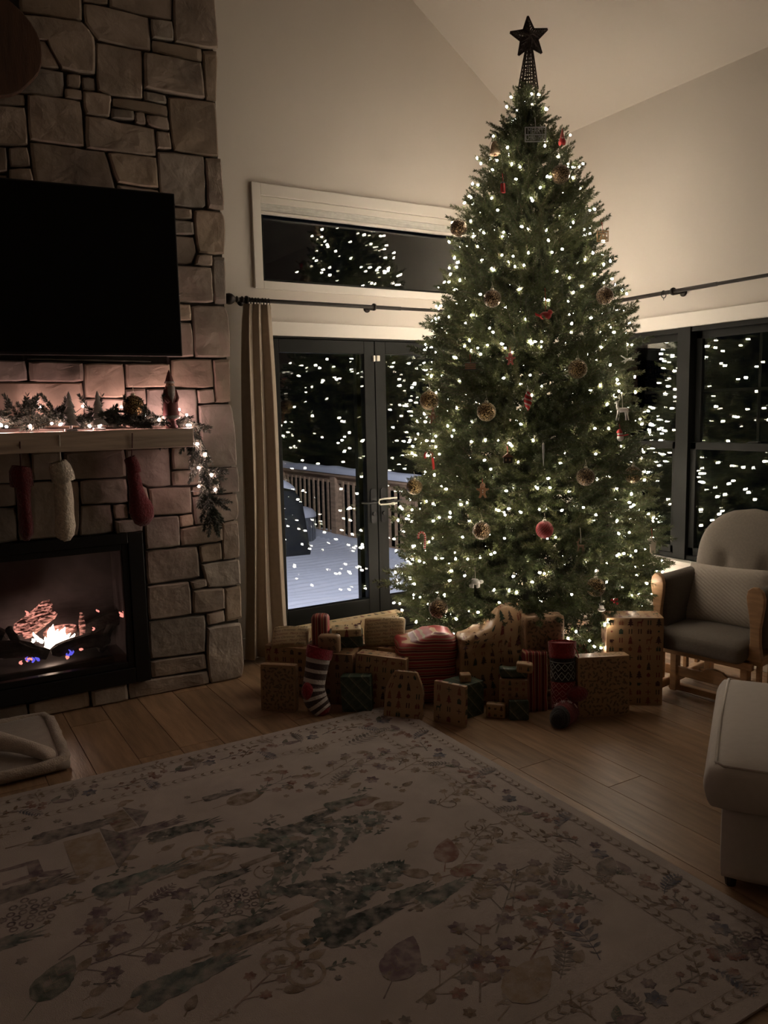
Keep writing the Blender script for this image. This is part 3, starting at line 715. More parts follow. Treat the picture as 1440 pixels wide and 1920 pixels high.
f = MB(); f.sphere((0, -.028, H * .73), .0045, 8, 6); f.build('nose', FACE, sf, smooth=True)
f = MB(); f.sphere((-.008, -.026, H * .748), .0022, 6, 5); f.sphere((.008, -.026, H * .748), .0022, 6, 5); f.build('eyes', HAT, sf)
f = MB()
f.grid(lambda u, v: Vector(((u - .5) * .040 * (1 - v) ** .7 * (1 + .3 * math.sin(PI * v)), -.026 - .014 * math.sin(PI * u) * (1 - .3 * v), H * .72 - v * H * .36)), 9, 10)
f.build('beard', BEARD, sf, smooth=True)
MB().lathe([(.0245, H * .765), (.026, H * .775), (.026, H * .79), (.023, H * .80)], 16).build('hat_brim', FUR, sf, smooth=True)
MB().lathe([(.023, H * .79), (.017, H * .86), (.009, H * .94), (.0, H * 1.0)], 16).build('hat', HAT, sf, smooth=True)
f = MB(); 
for s in (-1, 1): f.tube([(s * .026, -.004, H * .66), (s * .034, -.012, H * .52), (s * .020, -.034, H * .44)], [.008, .010, .008], 8)
f.build('sleeves', ROBE, sf, smooth=True)

# glitter bauble and pine cone on the garland
def glitter_mat(name, col, dark):
    m = M(name, col, .35, metal=.8); N = m.node_tree.nodes; L = m.node_tree.links; b = N['Principled BSDF']
    tc = N.new('ShaderNodeTexCoord'); vz = N.new('ShaderNodeTexVoronoi'); vz.inputs['Scale'].default_value = 330; L.new(tc.outputs['Object'], vz.inputs['Vector'])
    cr = N.new('ShaderNodeValToRGB'); cr.color_ramp.elements[0].color = (*dark, 1); cr.color_ramp.elements[0].position = .35; cr.color_ramp.elements[1].color = (*col, 1); cr.color_ramp.elements[1].position = .8
    sx = N.new('ShaderNodeSeparateColor'); L.new(vz.outputs['Color'], sx.inputs[0]); L.new(sx.outputs[0], cr.inputs[0]); L.new(cr.outputs[0], b.inputs['Base Color'])
    geo = N.new('ShaderNodeNewGeometry'); va = N.new('ShaderNodeVectorMath'); va.operation = 'SUBTRACT'; L.new(vz.outputs['Color'], va.inputs[0]); va.inputs[1].default_value = (.5, .5, .5)
    vm = N.new('ShaderNodeVectorMath'); vm.operation = 'SCALE'; vm.inputs['Scale'].default_value = 1.3; L.new(va.outputs[0], vm.inputs[0])
    ad = N.new('ShaderNodeVectorMath'); ad.operation = 'ADD'; L.new(geo.outputs['Normal'], ad.inputs[0]); L.new(vm.outputs[0], ad.inputs[1])
    nm = N.new('ShaderNodeVectorMath'); nm.operation = 'NORMALIZE'; L.new(ad.outputs[0], nm.inputs[0]); L.new(nm.outputs[0], b.inputs['Normal'])
    return m
GOLDG = glitter_mat('gold_glitter', (.36, .25, .11), (.035, .024, .012))
SILVER = M('silver_cap', (.6, .55, .45), .3, metal=.9)
def bauble(name, c, r, mat, label, group=None, cat='ornament', parent_cap=True, up=(0, 0, 1)):
    t = thing(name, label, cat, c, 0, group)
    MB().sphere((0, 0, 0), r, 24, 16).build('ball', mat, t, smooth=True)
    MB().lathe([(r * .22, r * .95), (r * .22, r * 1.12), (r * .15, r * 1.16), (0, r * 1.17)], 10).build('cap', SILVER, t, smooth=True)
    MB().tube([(r * .12 * math.cos(q), 0, r * 1.25 + r * .14 * math.sin(q)) for q in [i * PI / 5 for i in range(11)]] + [(0, .004, r * 1.9)], .0012, 5).build('loop', SILVER, t)
    return t
p = at(250, 757, Y=4.245); p.z = 1.492 + .12
bauble('glitter_bauble', p, .055, GOLDG, 'brown glitter ball resting in the garland on the mantel')

# ---------------------------------------------------------------- hanging stockings
def knit(name, col, sc_=90): return M(name, col, .95, var=.22, vs=60, bump=.9, bs=sc_, sheen=.3)
REDK = knit('red_knit', (.105, .007, .010)); CREAMK = knit('cream_fleece', (.62, .55, .45), 70); CREAMR = knit('cream_rib', (.64, .58, .48))
STRING = M('dark_red_cord', (.06, .012, .012), .8); STRINGW = M('cream_cord', (.6, .55, .48), .8)
def fuzz(b, amp, fr):
    b.v = [tuple(Vector(v) + Vector((1, 1, 1)) * 0 + Vector((mnoise.noise(Vector(v) * fr), mnoise.noise(Vector(v) * fr + Vector((9, 0, 0))), mnoise.noise(Vector(v) * fr + Vector((0, 9, 0))))) * amp) for v in b.v]; return b
def rib_cuff(path, r, rb, n=40, amp=.0022):
    b = MB(); b.tube(path, r, n, cap=False, side=(0, 1, 0), rb=rb)
    m = len(path); P = [Vector(p) for p in path]
    out = []
    for i, v in enumerate(b.v):
        ri, k = divmod(i, n); q = Vector(v); c = P[ri]; out.append(tuple(c + (q - c) * (1 + (amp / max(r[ri], .01)) * (1 if k % 2 else -1))))
    b.v = out; return b
# left: red stocking seen end-on
t = thing('hanging_stocking', 'narrow red knit stocking hanging leftmost from the mantel', 'stocking', (.484, 4.20, 1.34), 0, 'stockings hung from the mantel')
pts = [at(px, py, Y=4.215) for px, py in [(38, 884), (42, 905), (44, 930), (46, 955), (49, 980), (50, 1000), (50, 1013)]]
fuzz(MB().tube(pts, [.040, .040, .034, .031, .032, .031, .014], 18, side=(0, 1, 0), rb=[.055, .055, .06, .065, .075, .07, .03]), .004, 40).build('sock', REDK, t, smooth=True, world=True)
pts = [at(px, py, Y=4.215) for px, py in [(40, 874), (39, 884), (40, 898), (41, 912)]]
rib_cuff(pts, [.040, .050, .052, .050], [.06, .068, .07, .068], n=36, amp=.002).build('cuff', REDK, t, smooth=True, world=True)
MB().tube([at(37, 828, Y=4.172), at(38, 850, Y=4.19), at(39, 880, Y=4.21)], .0035, 6).build('cord', STRING, t, world=True)
# middle: cream fleece stocking
t = thing('hanging_stocking', 'cream fleecy stocking with a ribbed cuff hanging in the middle of the mantel', 'stocking', (.66, 4.20, 1.34), 0, 'stockings hung from the mantel')
pts = [at(px, py, Y=4.215) for px, py in [(116, 898), (119, 915), (120, 940), (121, 965), (122, 985), (121, 1000), (119, 1010), (118, 1014)]]
fuzz(MB().tube(pts, [.038, .041, .043, .044, .047, .046, .032, .010], 22, side=(0, 1, 0), rb=[.05, .055, .06, .065, .07, .065, .05, .02]), .005, 60).build('sock', CREAMK, t, smooth=True, world=True)
pts = [at(px, py, Y=4.212) for px, py in [(108, 866), (112, 877), (117, 890), (120, 902)]]
rib_cuff(pts, [.036, .048, .051, .050], [.055, .064, .067, .064], n=30, amp=.0045).build('cuff', CREAMR, t, smooth=True, world=True)
MB().tube([at(111, 816, Y=4.172), at(112, 840, Y=4.185), at(113, 866, Y=4.205)], .0045, 6).build('cord', STRINGW, t, world=True)
# right: red stocking in profile
t = thing('hanging_stocking', 'dark red stocking in profile with its toe to the right, hanging nearest the mantel end', 'stocking', (1.02, 4.2, 1.34), 0, 'stockings hung from the mantel')
pts = [at(px, py, Y=4.30) for px, py in [(247, 862), (250, 885), (254, 908), (258, 930), (262, 950), (266, 966), (263, 978), (262, 984)]]
P_ = [at(px, py, Y=4.29) for px, py in [(246, 864), (249, 884), (253, 906), (257, 926), (261, 942), (265, 954), (266, 965), (262, 976), (257, 984)]]
fuzz(MB().tube([lerp_path(P_, i / 24) for i in range(25)], [float(np.interp(i / 24, [0, .18, .36, .52, .64, .74, .84, .93, 1], [.030, .031, .035, .042, .055, .066, .064, .050, .018])) for i in range(25)], 22, side=(0, 1, 0), rb=[float(np.interp(i / 24, [0, .5, .9, 1], [.036, .04, .042, .015])) for i in range(25)]), .003, 50).build('sock', REDK, t, smooth=True, world=True)
pts = [at(243, 858, Y=4.29), at(247, 866, Y=4.29), at(250, 876, Y=4.29), at(252, 886, Y=4.29)]
rib_cuff(pts, [.030, .033, .035, .034], [.036, .04, .042, .04], n=36, amp=.0012).build('cuff', REDK, t, smooth=True, world=True)
MB().tube([at(248, 812, Y=4.172), at(248, 838, Y=4.174), at(247, 848, Y=4.22), at(246, 862, Y=4.28)], .003, 6).build('cord', STRING, t, world=True)
# ================================================================ christmas tree
TC = Vector((3.245, 3.72, 0))
PROF = [(.10, .50), (.18, .64), (.30, .785), (.45, .82), (.80, .775), (1.1, .715), (1.45, .665), (1.77, .62), (2.08, .555), (2.39, .475), (2.69, .40), (2.9, .32), (3.08, .245), (3.25, .15), (3.40, .07)]
def trad(z):
    if z <= PROF[0][0]: return PROF[0][1]
    for (a, ra), (b, rb) in zip(PROF, PROF[1:]):
        if z <= b: return ra + (rb - ra) * (z - a) / (b - a)
    return .03
tree = thing('christmas_tree', 'tall dark green artificial christmas tree covered in white lights in the corner of the room', 'tree', TC)
TRUNK = M('trunk_metal', (.03, .03, .02), .7)
MB().tube([(0, 0, .0), (0, 0, 1.5), (0, 0, 3.4)], [.03, .025, .012], 10).build('trunk', TRUNK, tree)
f = MB()
for k in range(4):
    a = PI / 4 + k * PI / 2; f.bar((0, 0, .05), (.34 * math.cos(a), .34 * math.sin(a), .012), .03, .02)
f.tube([(0, 0, 0), (0, 0, .2)], .04, 10); f.build('stand', TRUNK, tree)
trng = np.random.default_rng(11)
GREENS = [(.072, .086, .030), (.064, .080, .033), (.084, .092, .034)]
def branch_arrays(L, dens, nw, seed, nl=.0235):
    rng = np.random.default_rng(seed); V, F, C = [], [], []; g = GREENS[seed % 3]
    k = dict(lean=.50)
    needle_shoot(rng, (L * .25, 0, .005), (1, 0, .03), L * .5, .004, int(120 * dens), nl, nw, V, F, C, g, curve=.02, **k)
    needle_shoot(rng, (L * .66, 0, .02), (1, rng.normal(0, .10), .14), L * .36, .003, int(250 * dens), nl, nw, V, F, C, g, curve=.01, **k)
    for t_, ang, ln in ((.34, .78, .42), (.60, .66, .38)):
        for s in (-1, 1):
            a = s * (ang + rng.normal(0, .14)); z = .015 * t_ + .004
            needle_shoot(rng, (L * t_, 0, z), (math.cos(a), math.sin(a), rng.normal(.14, .24)), L * ln * (.85 + .3 * rng.random()), .0025, int(260 * dens), nl, nw, V, F, C, g, curve=.014, **k)
    a = rng.normal(0, .5)
    needle_shoot(rng, (L * .5, 0, .02), (.75, a * .4, .62), L * .32, .0025, int(230 * dens), nl, nw, V, F, C, g, curve=.0, **k)
    return cat3(V, F, C)
hi = [branch_arrays(.42, 1.0, .0017, s) for s in range(7)]
lo = [branch_arrays(.42, .26, .0038, 20 + s) for s in range(4)]
branch_me = [raw_mesh('branch', *h[:2], NEEDLE, h[2]) for h in hi]
specs = []
z = .20; ringn = 0
while z < 3.40:
    r = trad(z); n = max(5, int(2 * PI * r * .92 / .150)); off = trng.random() * 6
    for k in range(n):
        ph = off + 2 * PI * (k + .5 * trng.random()) / n; zz = z + trng.normal(0, .022)
        rr = trad(zz) * (1 + trng.normal(0, .06)) + .02
        t = zz / 3.4
        el = -.05 + .80 * max(0, t - .2) ** 1.2 + trng.normal(0, .17)
        sc_ = min(1.08, .40 + 1.05 * rr) * (1 + trng.normal(0, .08))
        specs.append((ph, zz, rr, el, sc_, 0))
    z += .095 - .028 * (z / 3.4); ringn += 1
for q in range(620):           # inner growth, hides the trunk
    zz = .2 + 3.1 * trng.random() ** 1.25; rr = trad(zz) * (.30 + .42 * trng.random()) + .03
    specs.append((trng.random() * 6.283, zz, rr, trng.normal(.25, .35), min(.9, .40 + rr), 1))
def bmat(ph, zz, rr, el, s, L=.42, roll=0.0):
    d = Vector((math.cos(ph) * math.cos(el), math.sin(ph) * math.cos(el), math.sin(el)))
    tip = Vector((math.cos(ph) * rr, math.sin(ph) * rr, zz))
    q = d.to_track_quat('X', 'Z').to_matrix().to_4x4()
    return Matrix.Translation(tip - d * L * s * 1.0) @ q @ Matrix.Rotation(roll, 4, 'X') @ Matrix.Scale(s, 4)
vdir = -(Vector((TC.x, TC.y, 0)).normalized())
def frontness(s): return (math.cos(s[0]) * vdir.x + math.sin(s[0]) * vdir.y) * s[2] + (-9 if s[5] else 0)
order = sorted(range(len(specs)), key=lambda i: -frontness(specs[i]))
RV, RF, RC, kk = [], [], [], 0
mats = {}
for rank, i in enumerate(order):
    ph, zz, rr, el, s, inner = specs[i]
    m = bmat(ph, zz, rr, el, s, roll=trng.normal(0, .35)); mats[i] = m
    if rank < 300:
        o = obj_of('branch', branch_me[i % 7], tree); o.matrix_basis = m
    else:
        near = frontness(specs[i]) > -.15
        V, F, C = (hi[i % 7] if near and not inner else lo[i % 4])
        R = np.array(m.to_3x3()); T = np.array(m.to_translation())
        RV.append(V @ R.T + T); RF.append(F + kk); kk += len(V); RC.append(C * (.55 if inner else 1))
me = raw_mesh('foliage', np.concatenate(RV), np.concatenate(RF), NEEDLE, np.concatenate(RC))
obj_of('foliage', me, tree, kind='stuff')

# ---------------------------------------------------------------- fairy lights on the tree
SL = thing('fairy_lights', 'strings of bright white fairy lights wound all round the christmas tree', 'lights', TC)
BULBT = emit_mat('tree_bulb', (1.0, .85, .68), BULB_TREE)
b = MB(); b.lathe([(.0, -.007), (.0046, -.005), (.0060, 0), (.0044, .006), (0, .011)], 6); bulbt = b.mesh('bulb', BULBT, True)
SOCK = M('bulb_socket', (.02, .04, .02), .5)
bl = []
outer = [i for i in range(len(specs)) if not specs[i][5]]
NB = 1150
w_ = np.array([specs[i][4] * (1.6 if frontness(specs[i]) < -.05 else .95) for i in outer]); w_ /= w_.sum()
for i in trng.choice(outer, NB, p=w_):
    m = mats[i]; lx = .42 * (.6 + .46 * trng.random()); ly = trng.normal(0, .07) * (1.1 - lx / .42 * .5)
    p = m @ Vector((lx, ly, .026 + .012 * trng.random()))
    rr = math.hypot(p.x, p.y); lim = trad(p.z) * 1.03 + .02
    if rr > lim: p.x *= lim / rr; p.y *= lim / rr
    bl.append((p, trng.random() * 3, trng.random() * 6))
def facing(p): return p.x * vdir.x + p.y * vdir.y - abs(p.z - 1.6) * .02
bl.sort(key=lambda q: -facing(q[0]))
rest = MB()
for k, (p, a, c) in enumerate(bl):
    if k < 300:
        o = obj_of('bulb', bulbt, SL); o.location = p; o.rotation_euler = (a, a * .7, c)
    else:
        R = Matrix.Rotation(c, 3, 'Z') @ Matrix.Rotation(a, 3, 'X')
        rest.add([p + R @ v.co for v in bulbt.vertices], [tuple(q.vertices) for q in bulbt.polygons])
rest.build('bulbs', BULBT, SL, kind='stuff', smooth=True)
wire = MB(); byz = sorted(bl, key=lambda q: (round(q[0].z / .16), math.atan2(q[0].y, q[0].x)))
for (p, _, _), (q, _, _) in zip(byz, byz[1:]):
    if (p - q).length < .34:
        md = (p + q) / 2; md.x *= .93; md.y *= .93; md.z -= .01; wire.tube([p, md, q], .0011, 3, cap=False)
wire.build('wire', M('green_wire', (.015, .028, .014), .5), SL, kind='stuff')

# ---------------------------------------------------------------- tree topper
vx = Vector((math.cos(YAW), -math.sin(YAW), 0)); vy = Vector((0, 0, 1)); vz_ = vx.cross(vy)
RATTAN = M('dark_rattan', (.030, .017, .012), .6, bump=.4, bs=80)
p = at(992, 70, Y=3.72)
topper = thing('star_topper', 'dark brown woven rattan star on a cone at the very top of the tree', 'tree topper', (TC.x, TC.y, 3.36))
sp = Vector((p.x, p.y, p.z))
def star_pt(k, R): a = PI / 2 + k * PI / 5 + .06; return sp + vx * (R * math.cos(a)) + vy * (R * math.sin(a))
ro, ri = .112, .050
O = [star_pt(k, ro if k % 2 == 0 else ri) for k in range(10)]
f = MB(); nz_ = vx.cross(vy).normalized()
for s in (-1, 1):
    c = sp + nz_ * (.026 * s)
    for k in range(10):
        f.tube([O[k], O[(k + 1) % 10]], .0065, 6)
        f.tube([O[k], c], .0052, 5)
    for k in range(0, 10, 2):
        A_, B_, Cc = O[k], O[(k + 1) % 10], O[(k - 1) % 10]
        for q in range(1, 6):
            t = q / 6; a_ = A_.lerp(B_, t); b_ = A_.lerp(Cc, t); mid = A_.lerp(c, t)
            f.tube([a_, mid + nz_ * .003 * s, b_], .0052, 5)
    for k in range(1, 10, 2):
        for q in (.3, .6): f.tube([O[k].lerp(c, q), O[(k + 2) % 10].lerp(c, q)], .0048, 5)
f.build('star', RATTAN, topper, world=True)
f = MB(); za, zb = sp.z - .045, 3.375
base = Vector((TC.x, TC.y, 0)); top = Vector((sp.x, sp.y, 0))
def cone_pt(t, a):
    c = top.lerp(base, t); r = .016 + .042 * t ** .9
    return Vector((c.x + r * math.cos(a), c.y + r * math.sin(a), za + (zb - za) * t))
for k in range(11): f.tube([cone_pt(t / 5, 2 * PI * k / 11) for t in range(6)], .0036, 5)
for q in range(12): f.tube([cone_pt((q + .5) / 12, 2 * PI * k / 14) for k in range(15)], .0034, 5)
f.build('cone', RATTAN, topper, world=True)

# ---------------------------------------------------------------- ornaments
def tree_hit(px, py, k=1.0, inset=.0):
    """Where the sight line of a photograph pixel first meets the tree's outline (or passes nearest to it)."""
    v = ray(px, py).normalized(); best = None
    s = 2.6
    while s < 6.2:
        p = EYE + v * s; d = math.hypot(p.x - TC.x, p.y - TC.y) - trad(p.z) * k
        if best is None or d < best[0]: best = (d, p)
        if d < 0: break
        s += .01
    return best[1] + v * inset
KR = 1.06
def orn_ball(px, py, rpx, label, mat=GOLDG, group=None):
    p = tree_hit(px, py, KR); dist = (p - EYE).dot(FW); return bauble('glitter_bauble', p, rpx * dist / FPX, mat, label, 'glitter baubles on the tree')
BRONZEG = glitter_mat('bronze_glitter', (.27, .18, .095), (.03, .02, .012))  # darker, browner variant of the gold glitter
orn_ball(1051, 327, 17.5, 'gold glitter bauble highest on the tree, at the right under the sign', BRONZEG)
orn_ball(860, 428, 16, 'gold glitter bauble at the left edge of the tree beside the transom window', BRONZEG)
orn_ball(923, 560, 16.5, 'bronze glitter bauble left of the trunk, level with the curtain rods', BRONZEG)
orn_ball(1134, 555, 16, 'gold glitter bauble at the right edge where the window curtain rod meets the tree', BRONZEG)
orn_ball(1083, 692, 18, 'gold glitter bauble right of the middle of the tree above the red twisted drop')
orn_ball(912, 772, 18, 'gold glitter bauble left of the red twisted drop at mid height')
orn_ball(805, 751, 18, 'gold glitter bauble half hidden by branches at the left edge before the door glass')
orn_ball(1187, 890, 16, 'gold glitter bauble hanging free at the right edge before the dark window')
orn_ball(1098, 894, 17, 'dim bronze glitter bauble in shade left of the one before the window', BRONZEG)
orn_ball(777, 913, 15, 'gold glitter bauble at the left edge before the snowy deck railing')
orn_ball(903, 995, 17, 'dim bronze glitter bauble deep in the branches left of the red ball', BRONZEG)
orn_ball(1117, 1101, 18, 'gold glitter bauble low on the right above the tall printed gift')
orn_ball(822, 1141, 18, 'bronze glitter bauble lowest on the left just above the gifts', BRONZEG)
REDB = M('red_frosted', (.50, .055, .06), .5, var=.3, vs=70)
p = tree_hit(1021, 993, KR); r = 16.5 * (p - EYE).dot(FW) / FPX
t = bauble('red_bauble', p, r, REDB, 'round red bauble with white netting low in the middle of the tree', 'hanging ornaments on the tree')
f = MB()
for k in range(9):
    a = PI * k / 9; f.tube([(r * 1.004 * math.sin(u) * math.cos(a + 1.1 * math.cos(u)), r * 1.004 * math.sin(u) * math.sin(a + 1.1 * math.cos(u)), r * 1.004 * math.cos(u)) for u in [2 * PI * i / 28 for i in range(29)]], .0006, 4, cap=False)
f.build('netting', M('pink_net', (.6, .35, .33), .6), t)
orn_col = {}
def OM(n, c, r=.55, **k):
    if n not in orn_col: orn_col[n] = M('orn_' + n, c, r, **k)
    return orn_col[n]
ORED, OWHITE, OBROWN, OGREEN, OWOOD, OBLACK = OM('red', (.42, .025, .022)), OM('white', (.68, .66, .62), var=.08, vs=50), OM('brown', (.20, .10, .055)), OM('green', (.04, .10, .04)), OM('wood', (.42, .27, .14)), OM('black', (.02, .018, .016))
OSKIN, OSILVER = OM('skin', (.55, .36, .27)), OM('silver', (.42, .42, .44), .35, metal=.6)
RIB = OM('ribbon_red', (.4, .02, .02), .6)
def orn(name, label, px, py, k=KR, loop=None, lz=.05):
    """An empty at the ornament's middle whose local x runs across the picture and z up."""
    p = tree_hit(px, py, k); t = thing(name, label, 'ornament', p, -YAW, 'hanging ornaments on the tree')
    if loop: MB().tube([(0, 0, lz * .3), (.002, .01, lz * .8), (0, .02, lz * 1.6)], .0013, 5).build('string', loop, t)
    t['_s'] = 0; del t['_s']
    return t, (p - EYE).dot(FW) / FPX       # metres per pixel
def rod(pts, r, n=6): return MB().tube(pts, r, n)
# metal sign
t, s = orn('metal_sign', 'small grey metal sign cut with two words near the top of the tree', 1004, 252, 1.12, OSILVER, .06)
w, h = 20 * s, 13.5 * s
f = MB(); f.box(-w, w, -.002, .002, h - 1.6 * s, h); f.box(-w, w, -.002, .002, -h, -h + 1.6 * s); f.box(-w, -w + 1.8 * s, -.002, .002, -h, h); f.box(w - 1.8 * s, w, -.002, .002, -h, h); f.box(-w, w, -.0015, .0015, -.6 * s, .6 * s)
f.build('sign_frame', OSILVER, t)
def text_mesh(body, size, mat, name='lettering', extrude=.001, shear=0.0, width=None):
    cu = bpy.data.curves.new(name, 'FONT'); cu.body = body; cu.size = size; cu.extrude = extrude; cu.align_x = 'CENTER'; cu.align_y = 'CENTER'; cu.shear = shear; cu.resolution_u = 2
    o = bpy.data.objects.new('tmp', cu); COL.objects.link(o)
    dg = bpy.context.evaluated_depsgraph_get(); me = bpy.data.meshes.new_from_object(o.evaluated_get(dg)); bpy.data.objects.remove(o); bpy.data.curves.remove(cu)
    me.name = name; me.materials.clear(); me.materials.append(mat)
    if width:
        xs = [v.co.x for v in me.vertices]; k = width / max(1e-6, max(xs) - min(xs))
        for v in me.vertices: v.co.x *= k
    return me
for body, zc, wd in (('MERRY', h * .46, w * 1.5), ('CHRISTMAS', -h * .42, w * 1.8)):
    o = obj_of('lettering', text_mesh(body, 15 * s, OSILVER, width=wd), t); o.location = (0, -.001, zc); o.rotation_euler = (PI / 2, 0, 0)
# gnome
t, s = orn('gnome_ornament', 'little red gnome with a pointed hat near the top right of the tree', 1054, 258, 1.05)
MB().lathe([(0, -14 * s), (6 * s, -13 * s), (7 * s, -8 * s), (5 * s, -2 * s), (3 * s, 0)], 12).build('body', ORED, t, smooth=True)
MB().lathe([(4.5 * s, -1 * s), (3 * s, 6 * s), (1.2 * s, 13 * s), (0, 18 * s)], 12).build('hat', OM('hatpink', (.5, .12, .09)), t, smooth=True)
MB().sphere((0, -3 * s, -2.5 * s), 2.6 * s, 10, 7).build('nose', OSKIN, t, smooth=True)
# tan bell shaped bauble half hidden top left
t, s = orn('wicker_bell', 'pale woven bell half hidden at the upper left of the tree', 928, 277, 1.02)
MB().lathe([(0, 12 * s), (4 * s, 11 * s), (7 * s, 5 * s), (9 * s, -4 * s), (11 * s, -12 * s), (9 * s, -12 * s), (0, -2 * s)], 16).build('bell', OM('wicker', (.36, .27, .17), var=.4, vs=90), t, smooth=True)
MB().sphere((0, 0, -13 * s), 2.5 * s, 8, 6).build('clapper', OBROWN, t)
# little red drum / lantern
t, s = orn('lantern_ornament', 'tiny dark red lantern high on the left side of the tree', 943, 352, 1.05, RIB, .05)
MB().lathe([(0, -9 * s), (5 * s, -9 * s), (5 * s, 7 * s), (0, 7 * s)], 8).build('body', ORED, t)
f = MB()
for k in range(4): f.bar((5.3 * s * math.cos(k * PI / 2), 5.3 * s * math.sin(k * PI / 2), -9 * s), (5.3 * s * math.cos(k * PI / 2), 5.3 * s * math.sin(k * PI / 2), 7 * s), .0025, .0025)
f.lathe([(6 * s, 7 * s), (2 * s, 11 * s), (0, 11.5 * s)], 8); f.build('cage', OBLACK, t)
# wooden photo tag at the right edge
t, s = orn('wooden_tag', 'small cut-out wooden picture tag hanging at the upper right edge of the tree', 1130, 443, 1.05, RIB, .05)
f = MB(); w, h = 11 * s, 10 * s
f.box(-w, w, -.002, .002, h - 2 * s, h); f.box(-w, w, -.002, .002, -h, -h + 2 * s); f.box(-w, -w + 2 * s, -.002, .002, -h, h); f.box(w - 2 * s, w, -.002, .002, -h, h); f.build('tag_frame', OWOOD, t)
f = MB(); f.prism([(-w * .7, -h * .7), (w * .2, -h * .7), (-w * .2, h * .4)], (0, 0, 0), (1, 0, 0), (0, 0, 1), .0015); f.prism([(0, -h * .7), (w * .75, -h * .7), (w * .4, h * .6)], (0, 0, 0), (1, 0, 0), (0, 0, 1), .0014); f.prism([(-w * .8, h * .3), (w * .8, h * .3), (w * .5, h * .6), (-w * .5, h * .6)], (0, 0, 0), (1, 0, 0), (0, 0, 1), .0013); f.build('cutout', OWOOD, t)
# red bird / bell in the middle high
t, s = orn('bird_ornament', 'dark red bird hanging on a ribbon above the middle of the tree', 1023, 592, 1.05, RIB, .09)
MB().sphere((0, 0, 0), 9 * s, 14, 9, (1.25, .8, .85)).build('body', ORED, t, smooth=True)
MB().sphere((8 * s, -1 * s, 6 * s), 5 * s, 10, 7).build('head', ORED, t, smooth=True)
MB().lathe([(2 * s, 0), (0, 5 * s)], 6, (12 * s, -1 * s, 6 * s), (1, 0, 0)).build('beak', OWOOD, t)
MB().prism([(-9 * s, 1 * s), (-20 * s, 6 * s), (-19 * s, 1 * s), (-9 * s, -3 * s)], (0, 0, 0), (1, 0, 0), (0, 0, 1), .003).build('tail', ORED, t)
# twisted drop
t, s = orn('twisted_drop', 'red and white twisted glass drop in the middle of the tree', 990, 752, 1.06, OSILVER, .05)
pts, R_, cl = [], [], []
f = MB(); nseg = 40
for i in range(nseg + 1):
    u = i / nseg; pts.append((0, 0, (20 - 40 * u) * s)); R_.append(max(.0006, 7.5 * s * math.sin(PI * min(1, u * 1.05)) ** .8))
f.tube(pts, R_, 16); n_ = 16
f.c = [((.55, .05, .05) if ((fi // n_) * .34 + (fi % n_) * 2 * PI / n_) % (PI / 1.0) < 2.1 else (.7, .55, .5)) for fi in range(len(f.f))]
f.build('drop', M('orn_twist', rough=.25, vcol=True), t, smooth=True, vcol=True)
MB().lathe([(2.5 * s, 18 * s), (2.5 * s, 22 * s), (0, 23 * s)], 8).build('cap', SILVER, t)
# white reindeer
def reindeer(px, py, label, mat, sc_=1.0, face=1, kk=1.05):
    t, s = orn('reindeer_ornament', label, px, py, kk, STRINGW, .06); s *= sc_ * face
    S = abs(s)
    b = MB(); b.tube([(-9 * s, 0, 3 * S), (-3 * s, 0, 2 * S), (5 * s, 0, 2.5 * S), (10 * s, 0, 3.5 * S)], [4 * S, 4.6 * S, 4.2 * S, 2.6 * S], 10)
    b.tube([(-8 * s, 0, 4 * S), (-10 * s, 0, 10 * S), (-9 * s, 0, 16 * S)], [3.6 * S, 2.4 * S, 2.2 * S], 8)
    b.tube([(-7 * s, 0, 17.5 * S), (-11 * s, 0, 17 * S), (-15 * s, 0, 15 * S)], [2.0 * S, 2.6 * S, 1.3 * S], 8)
    b.build('body', mat, t, smooth=True)
    for x, dx in ((-8, -4), (-6, -1.5), (6, 1), (9, 3)):
        MB().tube([(x * s, (1.6 if dx in (-1.5, 1) else -1.6) * S, 1 * S), ((x + dx * .3) * s, 0, -7 * S), ((x + dx) * s, 0, -17 * S)], [2.4 * S, 1.4 * S, 1.3 * S], 7).build('leg', mat, t, smooth=True)
    for q in (-1, 1):
        b = MB(); b.tube([(-8 * s, q * S, 18 * S), (-5 * s, q * 3 * S, 23 * S), (-6 * s, q * 5 * S, 29 * S)], [.8 * S, .7 * S, .4 * S], 5); b.tube([(-5 * s, q * 3 * S, 23 * S), (-10 * s, q * 3.5 * S, 26 * S)], .5 * S, 5); b.build('antler', mat, t)
    MB().tube([(10 * s, 0, 4 * S), (13 * s, 0, 7 * S)], [1.5 * S, .6 * S], 6).build('tail', mat, t)
reindeer(1167, 771, 'white standing reindeer hanging before the dark window at the right edge', OWHITE, 1.0)
reindeer(1089, 1025, 'small brown reindeer deep in the branches low on the right', OM('tan', (.26, .15, .09)), .55)
# white snowflake / starfish
t, s = orn('snowflake_ornament', 'white twig snowflake hanging at the right edge in front of the dark window top', 1176, 674, 1.05, STRINGW, .06)
f = MB()
for a, L in ((2.6, 14), (-.1, 13), (.35, 9), (3.5, 11), (3.9, 7), (-2.2, 9)): f.tube([(0, 0, 0), (L * s * math.cos(a), -.003, L * s * math.sin(a))], [1.6 * s, .9 * s], 6)
f.build('arms', OWHITE, t); MB().sphere((0, 0, 0), 2.4 * s, 8, 6).build('hub', OWHITE, t)
